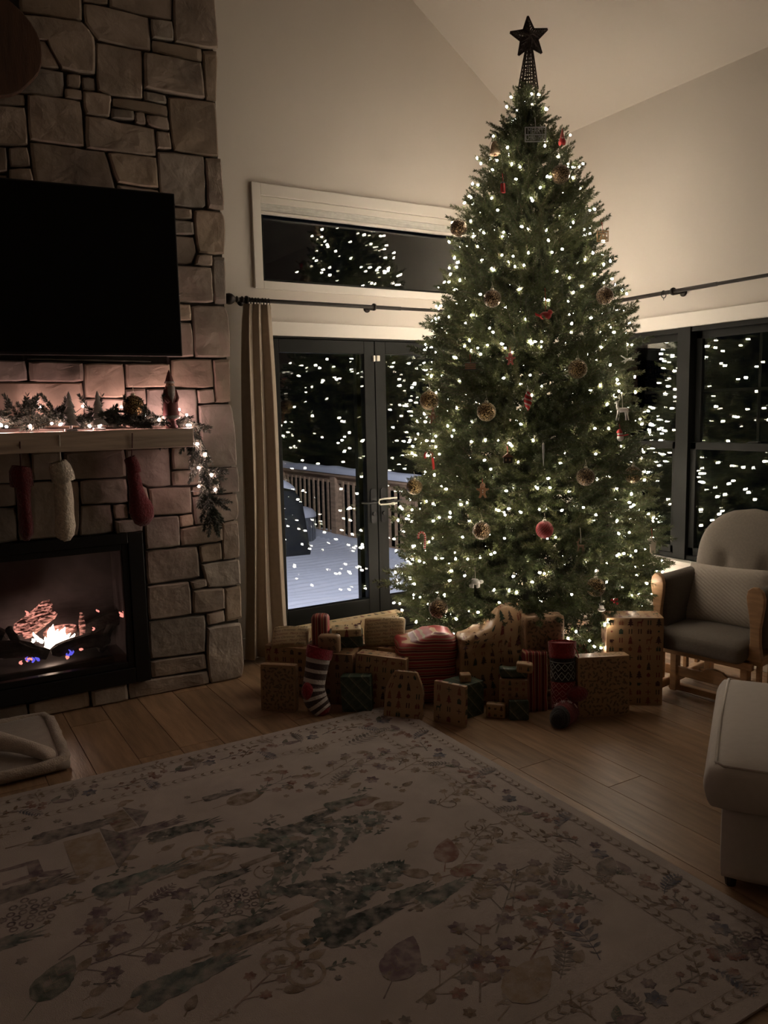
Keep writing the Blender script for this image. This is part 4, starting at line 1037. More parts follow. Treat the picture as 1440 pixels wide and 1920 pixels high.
# snowman with red hat
t, s = orn('snowman_ornament', 'small snowman with a red hat and scarf at the right edge', 1163, 818, 1.05, RIB, .04)
MB().sphere((0, 0, -3 * s), 6.5 * s, 12, 8).build('body', OWHITE, t, smooth=True); MB().sphere((-1 * s, 0, 5 * s), 5 * s, 12, 8).build('head', OWHITE, t, smooth=True)
MB().lathe([(5.5 * s, 6 * s), (5 * s, 9 * s), (2.5 * s, 13 * s), (0, 14 * s)], 12, (-1.5 * s, 0, 0)).build('hat', ORED, t, smooth=True)
f = MB(); f.tube([(5 * s * math.cos(a), 5 * s * math.sin(a), 1.5 * s) for a in [i * PI / 6 for i in range(13)]], 1.4 * s, 6); f.tube([(5 * s, -3 * s, 1 * s), (14 * s, -3 * s, 3 * s)], 1.3 * s, 6); f.build('scarf', ORED, t)
# candy canes
def cane(px, py, label, mat, hgt=1.0, lean=.2):
    t, s = orn('candy_cane', label, px, py, 1.05); s *= hgt
    pts = [(lean * 10 * s, 0, -16 * s), (0, 0, 4 * s)] + [(-6 * s + 6 * s * math.cos(a), 0, 6 * s + 7 * s * math.sin(a)) for a in [i * PI / 6 for i in range(8)]]
    f = MB(); path = []
    P_ = [Vector(q) for q in pts]
    for i in range(25): path.append(lerp_path(P_, i / 24))
    f.tube(path, 1.9 * s, 8, cols=[((.5, .03, .03) if i % 2 else mat) for i in range(24)]); f.build('cane', M('orn_cane', rough=.35, vcol=True), t, smooth=True, vcol=True)
    return t
cane(811, 862, 'red candy cane near the left edge of the tree above the deck railing', (.45, .05, .04), 1.2)
cane(797, 1012, 'pale striped candy cane low on the left side of the tree', (.6, .45, .38), 1.1, -.1)
# gingerbread figure
def ginger(px, py, label, mat, k=1.0):
    t, s = orn('gingerbread_ornament', label, px, py, 1.05, RIB, .04); s *= k
    out = [(3, 9), (7, 5), (11, 6), (12, 3), (6, 0), (5, -5), (8, -12), (4, -13), (0, -6), (-4, -13), (-8, -12), (-5, -5), (-6, 0), (-12, 3), (-11, 6), (-7, 5), (-3, 9)]
    MB().prism([(x * s, z * s) for x, z in out], (0, 0, 0), (1, 0, 0), (0, 0, 1), .003).build('body', mat, t, bevel=.001)
    MB().sphere((0, 0, 11 * s), 5 * s, 12, 8, (1, .5, 1)).build('head', mat, t, smooth=True)
    f = MB(); f.sphere((0, -.004, 2 * s), 1.1 * s, 6, 5); f.sphere((0, -.004, -2 * s), 1.1 * s, 6, 5); f.sphere((-1.6 * s, -.009, 12 * s), .8 * s, 6, 5); f.sphere((1.6 * s, -.009, 12 * s), .8 * s, 6, 5); f.build('icing', OWHITE, t)
ginger(905, 921, 'brown gingerbread figure left of the middle of the tree', OM('ginger', (.30, .15, .07)))
ginger(957, 674, 'small red and cream elf figure left of the middle in the upper half', OM('elf', (.40, .10, .08)), .8)
ginger(812, 784, 'dark wooden figure just below the left glitter bauble', OBROWN, .8)
# dark plaque
t, s = orn('wooden_plaque', 'dark little wooden sled in the branches left of the upper middle', 882, 687, 1.05, RIB, .04)
f = MB()
for i in range(3): f.box(-10 * s, 10 * s, -.002, .002, (-5 + i * 4) * s, (-2 + i * 4) * s)
f.build('slats', OBROWN, t)
f = MB()
for q in (-1, 1): f.tube([(-12 * s, 0, q * 6 * s), (9 * s, 0, q * 6 * s), (14 * s, -.006, q * 5 * s)], 1.0 * s, 5)
f.build('runners', OBLACK, t)
# white bear
t, s = orn('bear_ornament', 'white polar bear ornament low on the left of the tree', 891, 1093, 1.06, STRINGW, .05)
b = MB(); b.tube([(-9 * s, 0, 1 * s), (-4 * s, 0, 3 * s), (3 * s, 0, 2 * s), (8 * s, 0, 0)], [4 * s, 6 * s, 6 * s, 4 * s], 10); b.sphere((11 * s, 0, 2 * s), 4.2 * s, 10, 7, (1.15, .9, .9)); b.build('body', OWHITE, t, smooth=True)
for x in (-8, -5, 4, 7): MB().tube([(x * s, (2 if x in (-8, 7) else -2) * s, 0), (x * s, (2 if x in (-8, 7) else -2) * s, -9 * s)], [2.6 * s, 2.2 * s], 8).build('leg', OWHITE, t, smooth=True)
# cream mini stocking at the right edge
t, s = orn('felt_stocking', 'tiny cream felt boot hanging from a red ribbon at the lower right edge', 1223, 1024, 1.06, RIB, .06)
MB().prism([(-8 * s, 14 * s), (9 * s, 14 * s), (6 * s, -2 * s), (6 * s, -14 * s), (-1 * s, -15 * s), (-4 * s, -12 * s), (-4 * s, -2 * s)], (0, 0, 0), (1, 0, 0), (0, 0, 1), .004).build('boot', OM('felt', (.55, .48, .38), .9), t, bevel=.0015)
MB().box(-9 * s, 10 * s, -.006, .006, 9 * s, 14 * s).build('cuff', OM('felt2', (.6, .54, .44), .9), t, bevel=.002)
# silver icicle
t, s = orn('icicle_ornament', 'thin clear silver icicle hanging in the middle of the tree', 1019, 852, 1.06, OSILVER, .05)
MB().tube([(0, 0, 20 * s), (0, 0, 8 * s), (0, 0, -6 * s), (0, 0, -22 * s)], [1.8 * s, 2.2 * s, 1.6 * s, .3 * s], 8).build('icicle', OSILVER, t)
MB().lathe([(2.2 * s, 19 * s), (1 * s, 22 * s), (0, 22.5 * s)], 8).build('cap', SILVER, t)
# small black house with gold trim
t, s = orn('house_ornament', 'little dark cabin with gold windows in the middle of the tree below centre', 952, 860, 1.04, RIB, .04)
MB().box(-8 * s, 8 * s, -5 * s, 5 * s, -8 * s, 3 * s).build('walls', OBLACK, t)
MB().prism([(-10 * s, 3 * s), (10 * s, 3 * s), (0, 11 * s)], (0, 0, 0), (1, 0, 0), (0, 0, 1), 6 * s).build('roof', OBROWN, t)
f = MB()
for x in (-4, 3): f.box((x - 1.5) * s, (x + 1.5) * s, -5.4 * s, -5 * s, -4 * s, 0)
f.build('windows', OWOOD, t)
# white feather / bird low right
t, s = orn('dove_ornament', 'white dove with spread wings low on the right above the tall gift', 1128, 1143, 1.05, STRINGW, .05)
MB().sphere((0, 0, 0), 4.5 * s, 10, 7, (1.7, .8, .9)).build('body', OWHITE, t, smooth=True)
for q in (-1, 1): MB().prism([(-3 * s, 2 * s), (4 * s, 2 * s), (2 * s, 9 * s), (-7 * s, 13 * s)], (0, q * 2 * s, 0), (1, 0, 0), (0, q * .5, 1), .0012).build('wing', OWHITE, t)
# red berry cluster low right
t, s = orn('berry_pick', 'small cluster of red berries low on the right of the tree', 1153, 1126, 1.04)
f = MB()
for k in range(7): f.sphere((rnd.uniform(-6, 6) * s, rnd.uniform(-3, 3) * s, rnd.uniform(-5, 5) * s), 2.6 * s, 8, 6)
f.build('berries', ORED, t, smooth=True); MB().tube([(0, 0, 0), (0, .02, .03)], .0012, 5).build('stalk', OBROWN, t)
# ================================================================ presents
def paper(name, col, rough=.45): return M(name, col, rough, var=.10, vs=9, bump=.12, bs=14)
KRAFT, KRAFTD, CREAMP = paper('kraft_paper', (.34, .215, .115)), paper('kraft_paper_dark', (.27, .165, .09)), paper('cream_paper', (.46, .35, .20))
def stripe_mat(name, axis, base, bands, period):
    """Coloured stripes across an object's own axis; bands is a list of (start, colour) over one period."""
    m = M(name, base, .5, bump=.12, bs=14); N = m.node_tree.nodes; L = m.node_tree.links; b = N['Principled BSDF']
    tc = N.new('ShaderNodeTexCoord'); sx = N.new('ShaderNodeSeparateXYZ'); L.new(tc.outputs['Object'], sx.inputs[0])
    dv = N.new('ShaderNodeMath'); dv.operation = 'DIVIDE'; dv.inputs[1].default_value = period; L.new(sx.outputs[axis], dv.inputs[0])
    fr = N.new('ShaderNodeMath'); fr.operation = 'FRACT'; L.new(dv.outputs[0], fr.inputs[0])
    cr = N.new('ShaderNodeValToRGB'); cr.color_ramp.interpolation = 'CONSTANT'; e = cr.color_ramp.elements
    e[0].position = 0; e[0].color = (*bands[0][1], 1); e[1].position = bands[1][0]; e[1].color = (*bands[1][1], 1)
    for p_, c_ in bands[2:]:
        q = e.new(p_); q.color = (*c_, 1)
    L.new(fr.outputs[0], cr.inputs[0]); L.new(cr.outputs[0], b.inputs['Base Color']); return m
RS, CS, GS, BS = (.30, .03, .03), (.48, .32, .20), (.30, .19, .11), (.12, .012, .015)
STRIPE_H = stripe_mat('striped_paper_across', 2, RS, [(0, RS), (.30, CS), (.40, BS), (.62, CS), (.67, RS), (.86, GS)], .045)
STRIPE_V = stripe_mat('striped_paper_down', 0, RS, [(0, BS), (.25, CS), (.34, RS), (.60, GS), (.72, CS), (.76, BS)], .032)
def plaid_mat(name):
    m = M(name, (.02, .04, .025), .5); N = m.node_tree.nodes; L = m.node_tree.links; b = N['Principled BSDF']
    tc = N.new('ShaderNodeTexCoord'); mp = N.new('ShaderNodeMapping'); mp.inputs['Rotation'].default_value = (0, math.radians(42), 0); L.new(tc.outputs['Object'], mp.inputs[0])
    sx = N.new('ShaderNodeSeparateXYZ'); L.new(mp.outputs[0], sx.inputs[0]); cur = None
    base = N.new('ShaderNodeRGB'); base.outputs[0].default_value = (.026, .045, .028, 1); cur = base.outputs[0]
    for ax, per, wd, col in ((0, .05, .34, (.065, .085, .055)), (2, .05, .34, (.05, .07, .045)), (0, .05, .10, (.20, .18, .12)), (2, .025, .08, (.02, .02, .016))):
        dv = N.new('ShaderNodeMath'); dv.operation = 'DIVIDE'; dv.inputs[1].default_value = per; L.new(sx.outputs[ax], dv.inputs[0])
        fr = N.new('ShaderNodeMath'); fr.operation = 'FRACT'; L.new(dv.outputs[0], fr.inputs[0])
        lt = N.new('ShaderNodeMath'); lt.operation = 'LESS_THAN'; lt.inputs[1].default_value = wd; L.new(fr.outputs[0], lt.inputs[0])
        ml = N.new('ShaderNodeMath'); ml.operation = 'MULTIPLY'; ml.inputs[1].default_value = .75; L.new(lt.outputs[0], ml.inputs[0])
        mx = N.new('ShaderNodeMix'); mx.data_type = 'RGBA'; L.new(ml.outputs[0], mx.inputs['Factor']); L.new(cur, mx.inputs[6]); mx.inputs[7].default_value = (*col, 1); cur = mx.outputs[2]
    L.new(cur, b.inputs['Base Color']); return m
PLAID = plaid_mat('green_plaid_paper')
INK = M('printed_ink', rough=.5, vcol=True)
ICOLS = [(.055, .012, .012), (.16, .03, .025), (.03, .045, .028), (.05, .03, .018), (.20, .07, .035)]
# small motifs printed on the paper, as outlines in a unit square
def icon(kind):
    c = lambda r, n=8, x0=0, y0=0: [(x0 + r * math.cos(2 * PI * i / n), y0 + r * math.sin(2 * PI * i / n)) for i in range(n)]
    if kind == 'tree': return [[(-.34, -.28), (.34, -.28), (0, .1)], [(-.27, -.03), (.27, -.03), (0, .3)], [(-.18, .2), (.18, .2), (0, .48)], [(-.06, -.42), (.06, -.42), (.06, -.28), (-.06, -.28)]]
    if kind == 'plus': return [[(-.36, -.05), (.36, -.05), (.36, .05), (-.36, .05)], [(-.05, -.36), (.05, -.36), (.05, .36), (-.05, .36)]]
    if kind == 'bars': return [[(-.24, -.34), (-.1, -.34), (-.1, .34), (-.24, .34)], [(.1, -.34), (.24, -.34), (.24, .34), (.1, .34)]]
    if kind == 'ball': return [c(.27, 10, 0, -.05), [(-.07, .2), (.07, .2), (.07, .32), (-.07, .32)]]
    if kind == 'deer': return [[(-.28, -.05), (.2, -.05), (.22, .14), (-.26, .12)], [(-.26, -.4), (-.19, -.4), (-.17, -.02), (-.27, -.02)], [(.12, -.4), (.19, -.4), (.2, -.02), (.1, -.02)], [(.12, .08), (.24, .06), (.36, .34), (.2, .36)], [(.22, .34), (.27, .34), (.2, .5)], [(.3, .32), (.34, .32), (.42, .5)]]
    if kind == 'house': return [[(-.28, -.36), (.28, -.36), (.28, .06), (-.28, .06)], [(-.36, .08), (.36, .08), (0, .4)]]
    if kind == 'gift': return [[(-.3, -.34), (-.04, -.34), (-.04, .16), (-.3, .16)], [(.04, -.34), (.3, -.34), (.3, .16), (.04, .16)], [(-.2, .2), (0, .2), (-.16, .38)], [(.2, .2), (0, .2), (.16, .38)]]
    if kind == 'gnome': return [[(-.22, -.4), (.22, -.4), (.14, .02), (-.14, .02)], [(-.18, .04), (.18, .04), (.02, .48)]]
    if kind == 'cup': return [[(-.22, -.3), (.16, -.3), (.2, .1), (-.26, .1)], [(.2, -.12), (.34, -.1), (.34, .06), (.22, .06)]]
    return [c(.14)]
IK = ['tree', 'plus', 'bars', 'ball', 'deer', 'house', 'gift', 'gnome', 'tree', 'bars', 'cup', 'dot', 'plus']
def prints_icons(pr, w, h, step=.044):
    r = random.Random(pr); out = []
    nx = max(1, int(w / step)); ny = max(1, int(h / step))
    for j in range(ny):
        for i in range(nx):
            k = IK[(i * 5 + j * 3 + r.randrange(3)) % len(IK)]; s = step * (1.12 if k in ('tree', 'deer', 'gnome') else .86)
            cx = (i + .5) * w / nx - w / 2; cy = (j + .5) * h / ny - h / 2; col = ICOLS[(i + j * 2 + r.randrange(2)) % 5]
            for pl_ in icon(k): out.append(([(cx + x * s, cy + y * s) for x, y in pl_], col))
    return out
def leaf2(x, y, a, L, wd, n=3):
    up = [(i / (n + 1), math.sin(PI * i / (n + 1))) for i in range(1, n + 1)]
    pts = [(0, 0)] + [(t * L, s * wd) for t, s in up] + [(L, 0)] + [(t * L, -s * wd) for t, s in reversed(up)]
    ca, sa = math.cos(a), math.sin(a); return [(x + px * ca - py * sa, y + px * sa + py * ca) for px, py in pts]
def prints_sprig(pr, w, h, step=.021):
    r = random.Random(pr); out = []; nx = max(1, int(w / step)); ny = max(1, int(h / step))
    for j in range(ny):
        for i in range(nx):
            cx = (i + .5) * w / nx - w / 2 + r.uniform(-.008, .008); cy = (j + .5) * h / ny - h / 2 + r.uniform(-.008, .008); a = r.uniform(0, 6.28); col = r.choice([(.04, .035, .02), (.03, .04, .025), (.07, .035, .02)])
            ca, sa = math.cos(a), math.sin(a); L = step * .5
            out.append(([(cx - ca * L - sa * .0009, cy - sa * L + ca * .0009), (cx - ca * L + sa * .0009, cy - sa * L - ca * .0009), (cx + ca * L, cy + sa * L)], col))
            for k in range(3):
                t = -.6 + k * .55
                for q in (-1, 1):
                    if (lx := cx + ca * L * t) and abs(lx) < w / 2 - .010 and abs(cy + sa * L * t) < h / 2 - .010: out.append((leaf2(lx, cy + sa * L * t, a + q * .8, step * .34, step * .085, 1), col))
    return [(p, c) for p, c in out if all(abs(x) < w / 2 - .002 and abs(y) < h / 2 - .002 for x, y in p)]
_txt = {}
def prints_text(pr, w, h, step=.030):
    """Rows of small slanted script-like greetings."""
    if 'm' not in _txt:
        me = text_mesh('Merry Christmas', 1.0, INK, shear=.35, extrude=0)
        _txt['m'] = [[tuple(me.vertices[i].co.xy) for i in p.vertices] for p in me.polygons]; xs = [x for p in _txt['m'] for x, y in p]; _txt['w'] = max(xs) - min(xs)
    r = random.Random(pr); out = []; ny = int(h / (step * .62)); s = step * .62
    for j in range(ny):
        cy = (j + .5) * h / ny - h / 2; x = -w / 2 + (j % 2) * -.04
        while x < w / 2:
            L = _txt['w'] * s; col = r.choice([(.05, .03, .02), (.05, .03, .02), (.15, .03, .02)]); cx = x + L / 2
            ps = [[(cx + a * s, cy + b * s + (cx + a * s) * .08) for a, b in p] for p in _txt['m']]
            out += [(p, col) for p in ps if all(abs(a) < w / 2 - .002 and abs(b) < h / 2 - .002 for a, b in p)]
            x += L + .012
    return out
def gift(name, label, A, B, h, d, papr, z0=0.0, lean=0.0, prnt=None, soft=.006, puff=0.0, crease=0.0, group=None, step=None, top=True, taper=0.0, roll=0.0, fn=None):
    """A wrapped present. A and B are the lower front corners in the room, h and d its height and depth."""
    A, B = Vector(A), Vector(B); e = (B - A); w = e.length; yaw = math.atan2(e.y, e.x)
    o_ = (A + B) / 2; o_.z = z0
    sd = rnd.random() * 40
    def shp(p):
        # p: local point with front face at y=0, base at z=0
        u, v, t = 2 * p.x / w, 2 * (p.y - d / 2) / d, 2 * p.z / h - 1
        q = Vector(p)
        if puff:
            k = max(0, 1 - u * u) ; kz = max(0, 1 - t * t)
            q.y += puff * (v if abs(v) <= 1 else math.copysign(1, v)) * (k * kz) ** .5
            q.z += puff * .4 * max(0, t) * k
        if taper: q.x *= 1 - taper * max(0, (t + 1) / 2); 
        if crease:
            kz = (t + 1) / 2
            q += Vector((mnoise.noise(Vector((q.z * 16, q.y * 11, sd))), mnoise.noise(Vector((q.x * 14, q.z * 14, sd + 3))), mnoise.noise(Vector((q.x * 16, q.y * 14, sd + 7))) * kz)) * crease
        if fn: q = fn(q)
        return q
    n = 8 if not crease else 12
    b = MB(); b.soft(w, d, h, min(soft, w * .3, d * .3, h * .3), n=n, c=(0, 0, 0)); b.v = [tuple(shp(Vector(v) + Vector((0, d / 2, h / 2)))) for v in b.v]
    root = b.build(name, papr, smooth=bool(puff or crease or soft > .01), label=label, cat='present', group='wrapped presents under the tree')
    root.location = o_; root.rotation_euler = (-lean, roll, yaw)
    if not (puff or crease or soft > .01): pass
    if prnt:
        fnp = {'icons': prints_icons, 'sprig': prints_sprig, 'text': prints_text}[prnt]; kw = {'step': step} if step else {}
        pm = MB(); eps = .0012; seed = rnd.randrange(999)
        faces = [('f', w, h), ('l', d, h), ('r', d, h)] + ([('t', w, d)] if top else [])
        for face, fw, fh in faces:
            if fw < .02 or fh < .02: continue
            for poly, col in fnp(seed + ord(face), fw - .006, fh - .006, **kw):
                vs = []
                for a_, b_ in poly:
                    if face == 'f': q = shp(Vector((a_, 0, b_ + h / 2))) + Vector((0, -eps, 0))
                    elif face == 'l': q = shp(Vector((-w / 2, d / 2 - a_, b_ + h / 2))) + Vector((-eps, 0, 0))
                    elif face == 'r': q = shp(Vector((w / 2, d / 2 + a_, b_ + h / 2))) + Vector((eps, 0, 0))
                    else: q = shp(Vector((a_, d / 2 + b_, h))) + Vector((0, 0, eps))
                    vs.append(q)
                pm.add(vs, [tuple(range(len(vs)))], col)
        if pm.f: pm.build('printed_pattern', INK, root, vcol=True, kind='stuff')
    return root
def gpx(name, label, ax, bx, topy, d, papr, z0=0.0, A=None, B=None, **k):
    """Like gift, from the pixels of the lower front corners (resting at height z0) and the pixel row of the top edge."""
    A = A or at(*ax, Z=z0); B = B or at(*bx, Z=z0); h = zat((ax[0] + bx[0]) / 2, topy, (A.x + B.x) / 2, (A.y + B.y) / 2) - z0
    r = gift(name, label, A, B, h, d, papr, z0=z0, **k); r['h'] = h; HH.append((name, h, z0)); del r['h']; return r, h
HH = []
N_, S_ = 'gift_box', 'soft_parcel'
# the row at the back, left of the tree
g, hG2 = gpx(N_, 'printed kraft box under the script-printed parcel, next to the curtain', (499, 1300), (603, 1312), 1214, .16, KRAFT, prnt='icons')
g, hG3 = gpx(N_, 'dark printed box standing just right of the striped stocking', (606, 1319), (663, 1323), 1226, .15, KRAFTD, prnt='icons', roll=.0)
g, hGb = gpx(N_, 'long printed box behind the tilted printed box, its top edge level with its neighbours', (650, 1290), (744, 1305), 1212, .2, KRAFT, prnt='icons')
A = at(540, 1164, Y=4.42); B = at(757, 1164, Y=4.42); h5 = zat(648, 1165, (A.x + B.x) / 2, 4.42)
gift(N_, 'big low printed box furthest back against the patio doors', (A.x, 4.42, 0), (B.x, 4.42, 0), h5, .10, CREAMP, prnt='icons', step=.05)
gpx(S_, 'cream parcel with rows of script greetings tilted on the box by the curtain', (507, 1213), (575, 1213), 1170, .09, CREAMP, z0=hG2, prnt='text', soft=.02, puff=.015, lean=.75, crease=.004)
gpx(S_, 'cream parcel with rows of script greetings left of the tree foot', (683, 1212), (759, 1212), 1160, .07, CREAMP, z0=hGb, prnt='text', soft=.015, puff=.012, lean=.25, crease=.003)
gpx(N_, 'dark green plaid box half hidden behind the striped stocking', (618, 1216), (681, 1214), 1188, .12, PLAID, z0=max(hG3, hGb))
p5 = max(hG3, hGb); zz_ = zat(650, 1188, at(650, 1215, Z=p5).x, at(650, 1215, Z=p5).y)
gpx(N_, 'flat printed parcel lying on the dark green plaid box', (622, 1196), (678, 1194), 1180, .10, CREAMP, z0=zz_ - .0, prnt='icons', lean=0, soft=.008)
gpx(S_, 'upright parcel in red and white striped paper behind the striped stocking', (584, 1216), (617, 1216), 1155, .07, STRIPE_V, z0=hG2 - .02, soft=.022, puff=.01)
# front row, left
gpx(N_, 'flat box in leaf sprig paper standing leftmost of the presents', (489, 1332), (555, 1336), 1248, .05, KRAFTD, prnt='sprig', lean=.06)
gpx(N_, 'tilted printed box in the second row between the plaid and the red striped presents', (662, 1324), (756, 1332), 1232, .12, KRAFT, prnt='icons', lean=.08, roll=.06)
gpx(N_, 'small dark green plaid box at the front, left of the tag-shaped parcel', (641, 1335), (697, 1337), 1270, .08, PLAID, lean=.05, roll=-.04)
# tag shaped parcel
A, B = at(718, 1346, Z=0), at(791, 1353, Z=0); w = (B - A).length; h = zat(754, 1262, (A.x + B.x) / 2, (A.y + B.y) / 2)
def tagshape(q):
    t = q.z / h; k = max(0, (t - .62) / .38); q = Vector(q); q.x *= 1 - .42 * k; q.x += .010 * t; return q
gift(S_, 'tag-shaped printed parcel with cut corners, foremost at the rug corner', A, B, h, .035, KRAFT, prnt='icons', lean=.14, soft=.010, fn=tagshape)
# red striped gift
def slump(q): q = Vector(q); k = q.z / .33; q.z -= .035 * max(0, k) ** 2 * max(0, -(q.x) / .15); q.z += .008 * math.sin(q.x * 26) * k ** 3; return q
A, B = at(747, 1322, Z=0), at(858, 1318, Z=0)
gift(S_, 'large slumped present in red striped paper at the left foot of the tree', A, B, zat(800, 1196, (A.x + B.x) / 2, (A.y + B.y) / 2), .24, STRIPE_H, soft=.03, crease=.014, puff=.01, fn=slump)
# dark plaid cube with its small printed neighbour leaning on it
g, h14 = gpx(N_, 'dark green plaid box with a small printed parcel leaning on its left side', (866, 1352), (908, 1338), 1282, .15, PLAID)
gpx(N_, 'small flat printed parcel standing in front of the slumped red striped present', (812, 1352), (871, 1366), 1283, .03, KRAFT, prnt='icons', lean=.05)
gpx(N_, 'tiny printed parcel on top of the dark plaid box', (864, 1281), (884, 1280), 1265, .05, KRAFT, z0=h14, prnt='icons', step=.026, soft=.008)
# big crumpled bag shaped parcel
A, B = at(866, 1326, Z=0), at(984, 1318, Z=0)
hb = zat(930, 1168, (A.x + B.x) / 2, (A.y + B.y) / 2)
def bagtop(q):
    q = Vector(q); t = q.z / hb
    if t > .72:
        k = (t - .72) / .28; sm = 1 / (1 + math.exp(-(q.x - .015) * 110)); q.z += k * (.062 * sm - .035 * (1 - sm) - .05 * max(0, -q.x / .17) + .014 * mnoise.noise(Vector((q.x * 45, q.y * 30, 2)))); q.y += (.09 - q.y) * .45 * k * sm
    return q
gift('crumpled_parcel', 'tall crumpled printed parcel with a puckered top under the middle of the tree', A, B, hb, .18, KRAFT, prnt='icons', soft=.02, crease=.020, puff=.008, fn=bagtop)
gpx(N_, 'box in leaf sprig paper just right of the crumpled parcel under the tree', (985, 1262), (1058, 1262), 1156, .10, KRAFTD, A=at(985, 1328, Z=0), B=at(1058, 1324, Z=0), prnt='sprig', soft=.012)
gpx(S_, 'slim present in vertically striped paper left of the patterned stocking', (986, 1336), (1028, 1334), 1224, .09, STRIPE_V, soft=.012, crease=.006, lean=.04)
g, h18 = gpx(N_, 'small printed box under a crumpled green plaid parcel, front of the tree', (936, 1342), (989, 1345), 1274, .07, KRAFTD, prnt='icons', step=.028)
gpx(S_, 'crumpled dark green plaid parcel lying on a small printed box', (936, 1273), (988, 1273), 1254, .06, PLAID, z0=h18, soft=.015, crease=.012)
zz_ = h18 + .045
gpx(S_, 'tiny crumpled printed parcel on top of the crumpled plaid one', (967, 1262), (998, 1264), 1244, .05, KRAFT, z0=zz_, prnt='icons', step=.026, soft=.012, crease=.006)
gpx(N_, 'low dark plaid parcel on the floor left of the patterned stocking', (955, 1351), (992, 1351), 1315, .03, PLAID, lean=.05)
gpx(S_, 'smallest printed parcel lying on the floor in the front row', (911, 1346), (947, 1349), 1321, .04, KRAFT, prnt='icons', step=.026, soft=.008, puff=.004)
gpx(N_, 'small tilted printed box just behind the patterned stocking', (1010, 1330), (1036, 1330), 1296, .05, KRAFTD, prnt='icons', step=.026)
gpx(N_, 'large flat box in leaf sprig paper leaning right of the patterned stocking', (1084, 1347), (1181, 1341), 1232, .08, KRAFT, prnt='sprig', lean=.03)
gpx(N_, 'tallest printed box, standing at the right beside the glider chair', (1133, 1325), (1242, 1323), 1158, .15, KRAFT, prnt='icons', A=at(1135, 1322, Z=0), B=at(1242, 1323, Z=0))
gpx(S_, 'parcel in red striped paper under the lowest branches behind the patterned stocking', (1058, 1262), (1108, 1262), 1212, .1, STRIPE_V, A=at(1056, 1262, Z=0), B=at(1112, 1262, Z=0), soft=.02, crease=.012, puff=.01)

# ---------------------------------------------------------------- filled stockings on the floor
SOCKV = M('striped_knit', rough=.95, vcol=True, bump=.7, bs=120, sheen=.2)
sr, swh, sdk = (.26, .012, .02), (.52, .46, .42), (.055, .030, .026)
t = thing('filled_stocking', 'stuffed knit stocking in red, dark and white stripes leaning on the presents at the left', 'stocking', at(600, 1340, Z=0), 0, 'filled stockings among the presents')
px_ = [(601, 1216), (597, 1232), (594, 1250), (591, 1268), (588, 1286), (588, 1298), (592, 1312), (600, 1324), (607, 1333), (611, 1339)]
ys = [3.56, 3.56, 3.555, 3.55, 3.54, 3.53, 3.52, 3.50, 3.48, 3.47]
X0 = at(600, 1336, Z=0.02)
nrm = Vector((-math.sin(.72), -math.cos(.72), 0))
pts = []
for i, (x, y) in enumerate(px_):
    k = i / 9; dep = X0.to_2d().length + .07 * (1 - k) + .02
    v = ray(x, y); h_ = math.hypot(v.x, v.y); pts.append(EYE + v * (dep / h_))
R_ = [.066, .064, .060, .058, .058, .062, .062, .055, .046, .022]; RB_ = [.048, .05, .052, .052, .054, .056, .054, .05, .045, .022]
NP_ = 100; fine = []; fr_ = []; fb_ = []; cols = []
for i in range(NP_):
    u = i / (NP_ - 1) * 9; a = int(min(u, 8)); w_ = u - a
    fine.append(pts[a].lerp(pts[a + 1], w_)); fr_.append((R_[a] * (1 - w_) + R_[a + 1] * w_)); fb_.append(RB_[a] * (1 - w_) + RB_[a + 1] * w_)
    s_ = i / (NP_ - 1)
    band = 0 if ((s_ - .115) / .118) % 1 < .42 else 1
    cols.append(sr if s_ < .12 else (sr if s_ > .90 else (swh if band % 2 == 0 else sdk)))
sv = (vdir * 1.0)
b = MB(); b.tube(fine, fr_, 26, side=(-.55, -.83, 0), rb=fb_, cols=cols)
b.build('sock', SOCKV, t, smooth=True, vcol=True, world=True)
hl = at(574, 1293, Z=.10); 
v = ray(579, 1296); hd = EYE + v * ((X0.to_2d().length + .03) / math.hypot(v.x, v.y))
MB().sphere(hd, .042, 14, 10, (.9, .9, 1.25)).build('heel', knit('heel_knit', sr), t, smooth=True, world=True)
pts2 = [pts[0] + Vector((0, 0, .002)), pts[0] + (pts[0] - pts[1]) * -.55]
cf = [pts[0] + (pts[0] - pts[1]) * .15, pts[0] + (pts[1] - pts[0]) * .6, pts[0] + (pts[1] - pts[0]) * 1.05]
rib_cuff(cf, [.074, .072, .070], [.058, .058, .058], 44, .0016).build('cuff', knit('cuff_knit', (.28, .014, .03)), t, smooth=True, world=True)
p = pts[0] + Vector((.005, .01, -.01))
g = gift(S_, 'rounded sprig-printed parcel poking out of the striped stocking', p + Vector((-.012, .008, 0)), p + Vector((.078, -.066, 0)), .095, .05, KRAFTD, z0=p.z - .02, prnt='sprig', soft=.02, puff=.01, step=.03)

# second stocking: fair-isle in black and red
t = thing('filled_stocking', 'stuffed fair-isle stocking in red and black with white diamonds leaning on the front presents', 'stocking', at(1050, 1362, Z=0), 0, 'filled stockings among the presents')
BKN = (.014, .013, .014); RKN = (.22, .013, .022); DKR = (.16, .012, .016)
pxs = [(1054, 1206), (1054, 1232), (1055, 1260), (1056, 1288), (1058, 1312), (1060, 1326)]
D0 = at(1058, 1350, Z=0).to_2d().length
def on_ray(x, y, dep): 
    v = ray(x, y); return EYE + v * (dep / math.hypot(v.x, v.y))
legp = [on_ray(x, y, D0 + .10 - .05 * i / 5) for i, (x, y) in enumerate(pxs)]
foot = [on_ray(1061, 1336, D0 + .01), on_ray(1055, 1342, D0 - .05), on_ray(1047, 1348, D0 - .10), on_ray(1043, 1351, D0 - .13)]
path = legp + foot
R0 = [.066, .064, .062, .062, .066, .070, .068, .062, .054, .030]
N2 = 64; fine = []; fr_ = []; cols = []
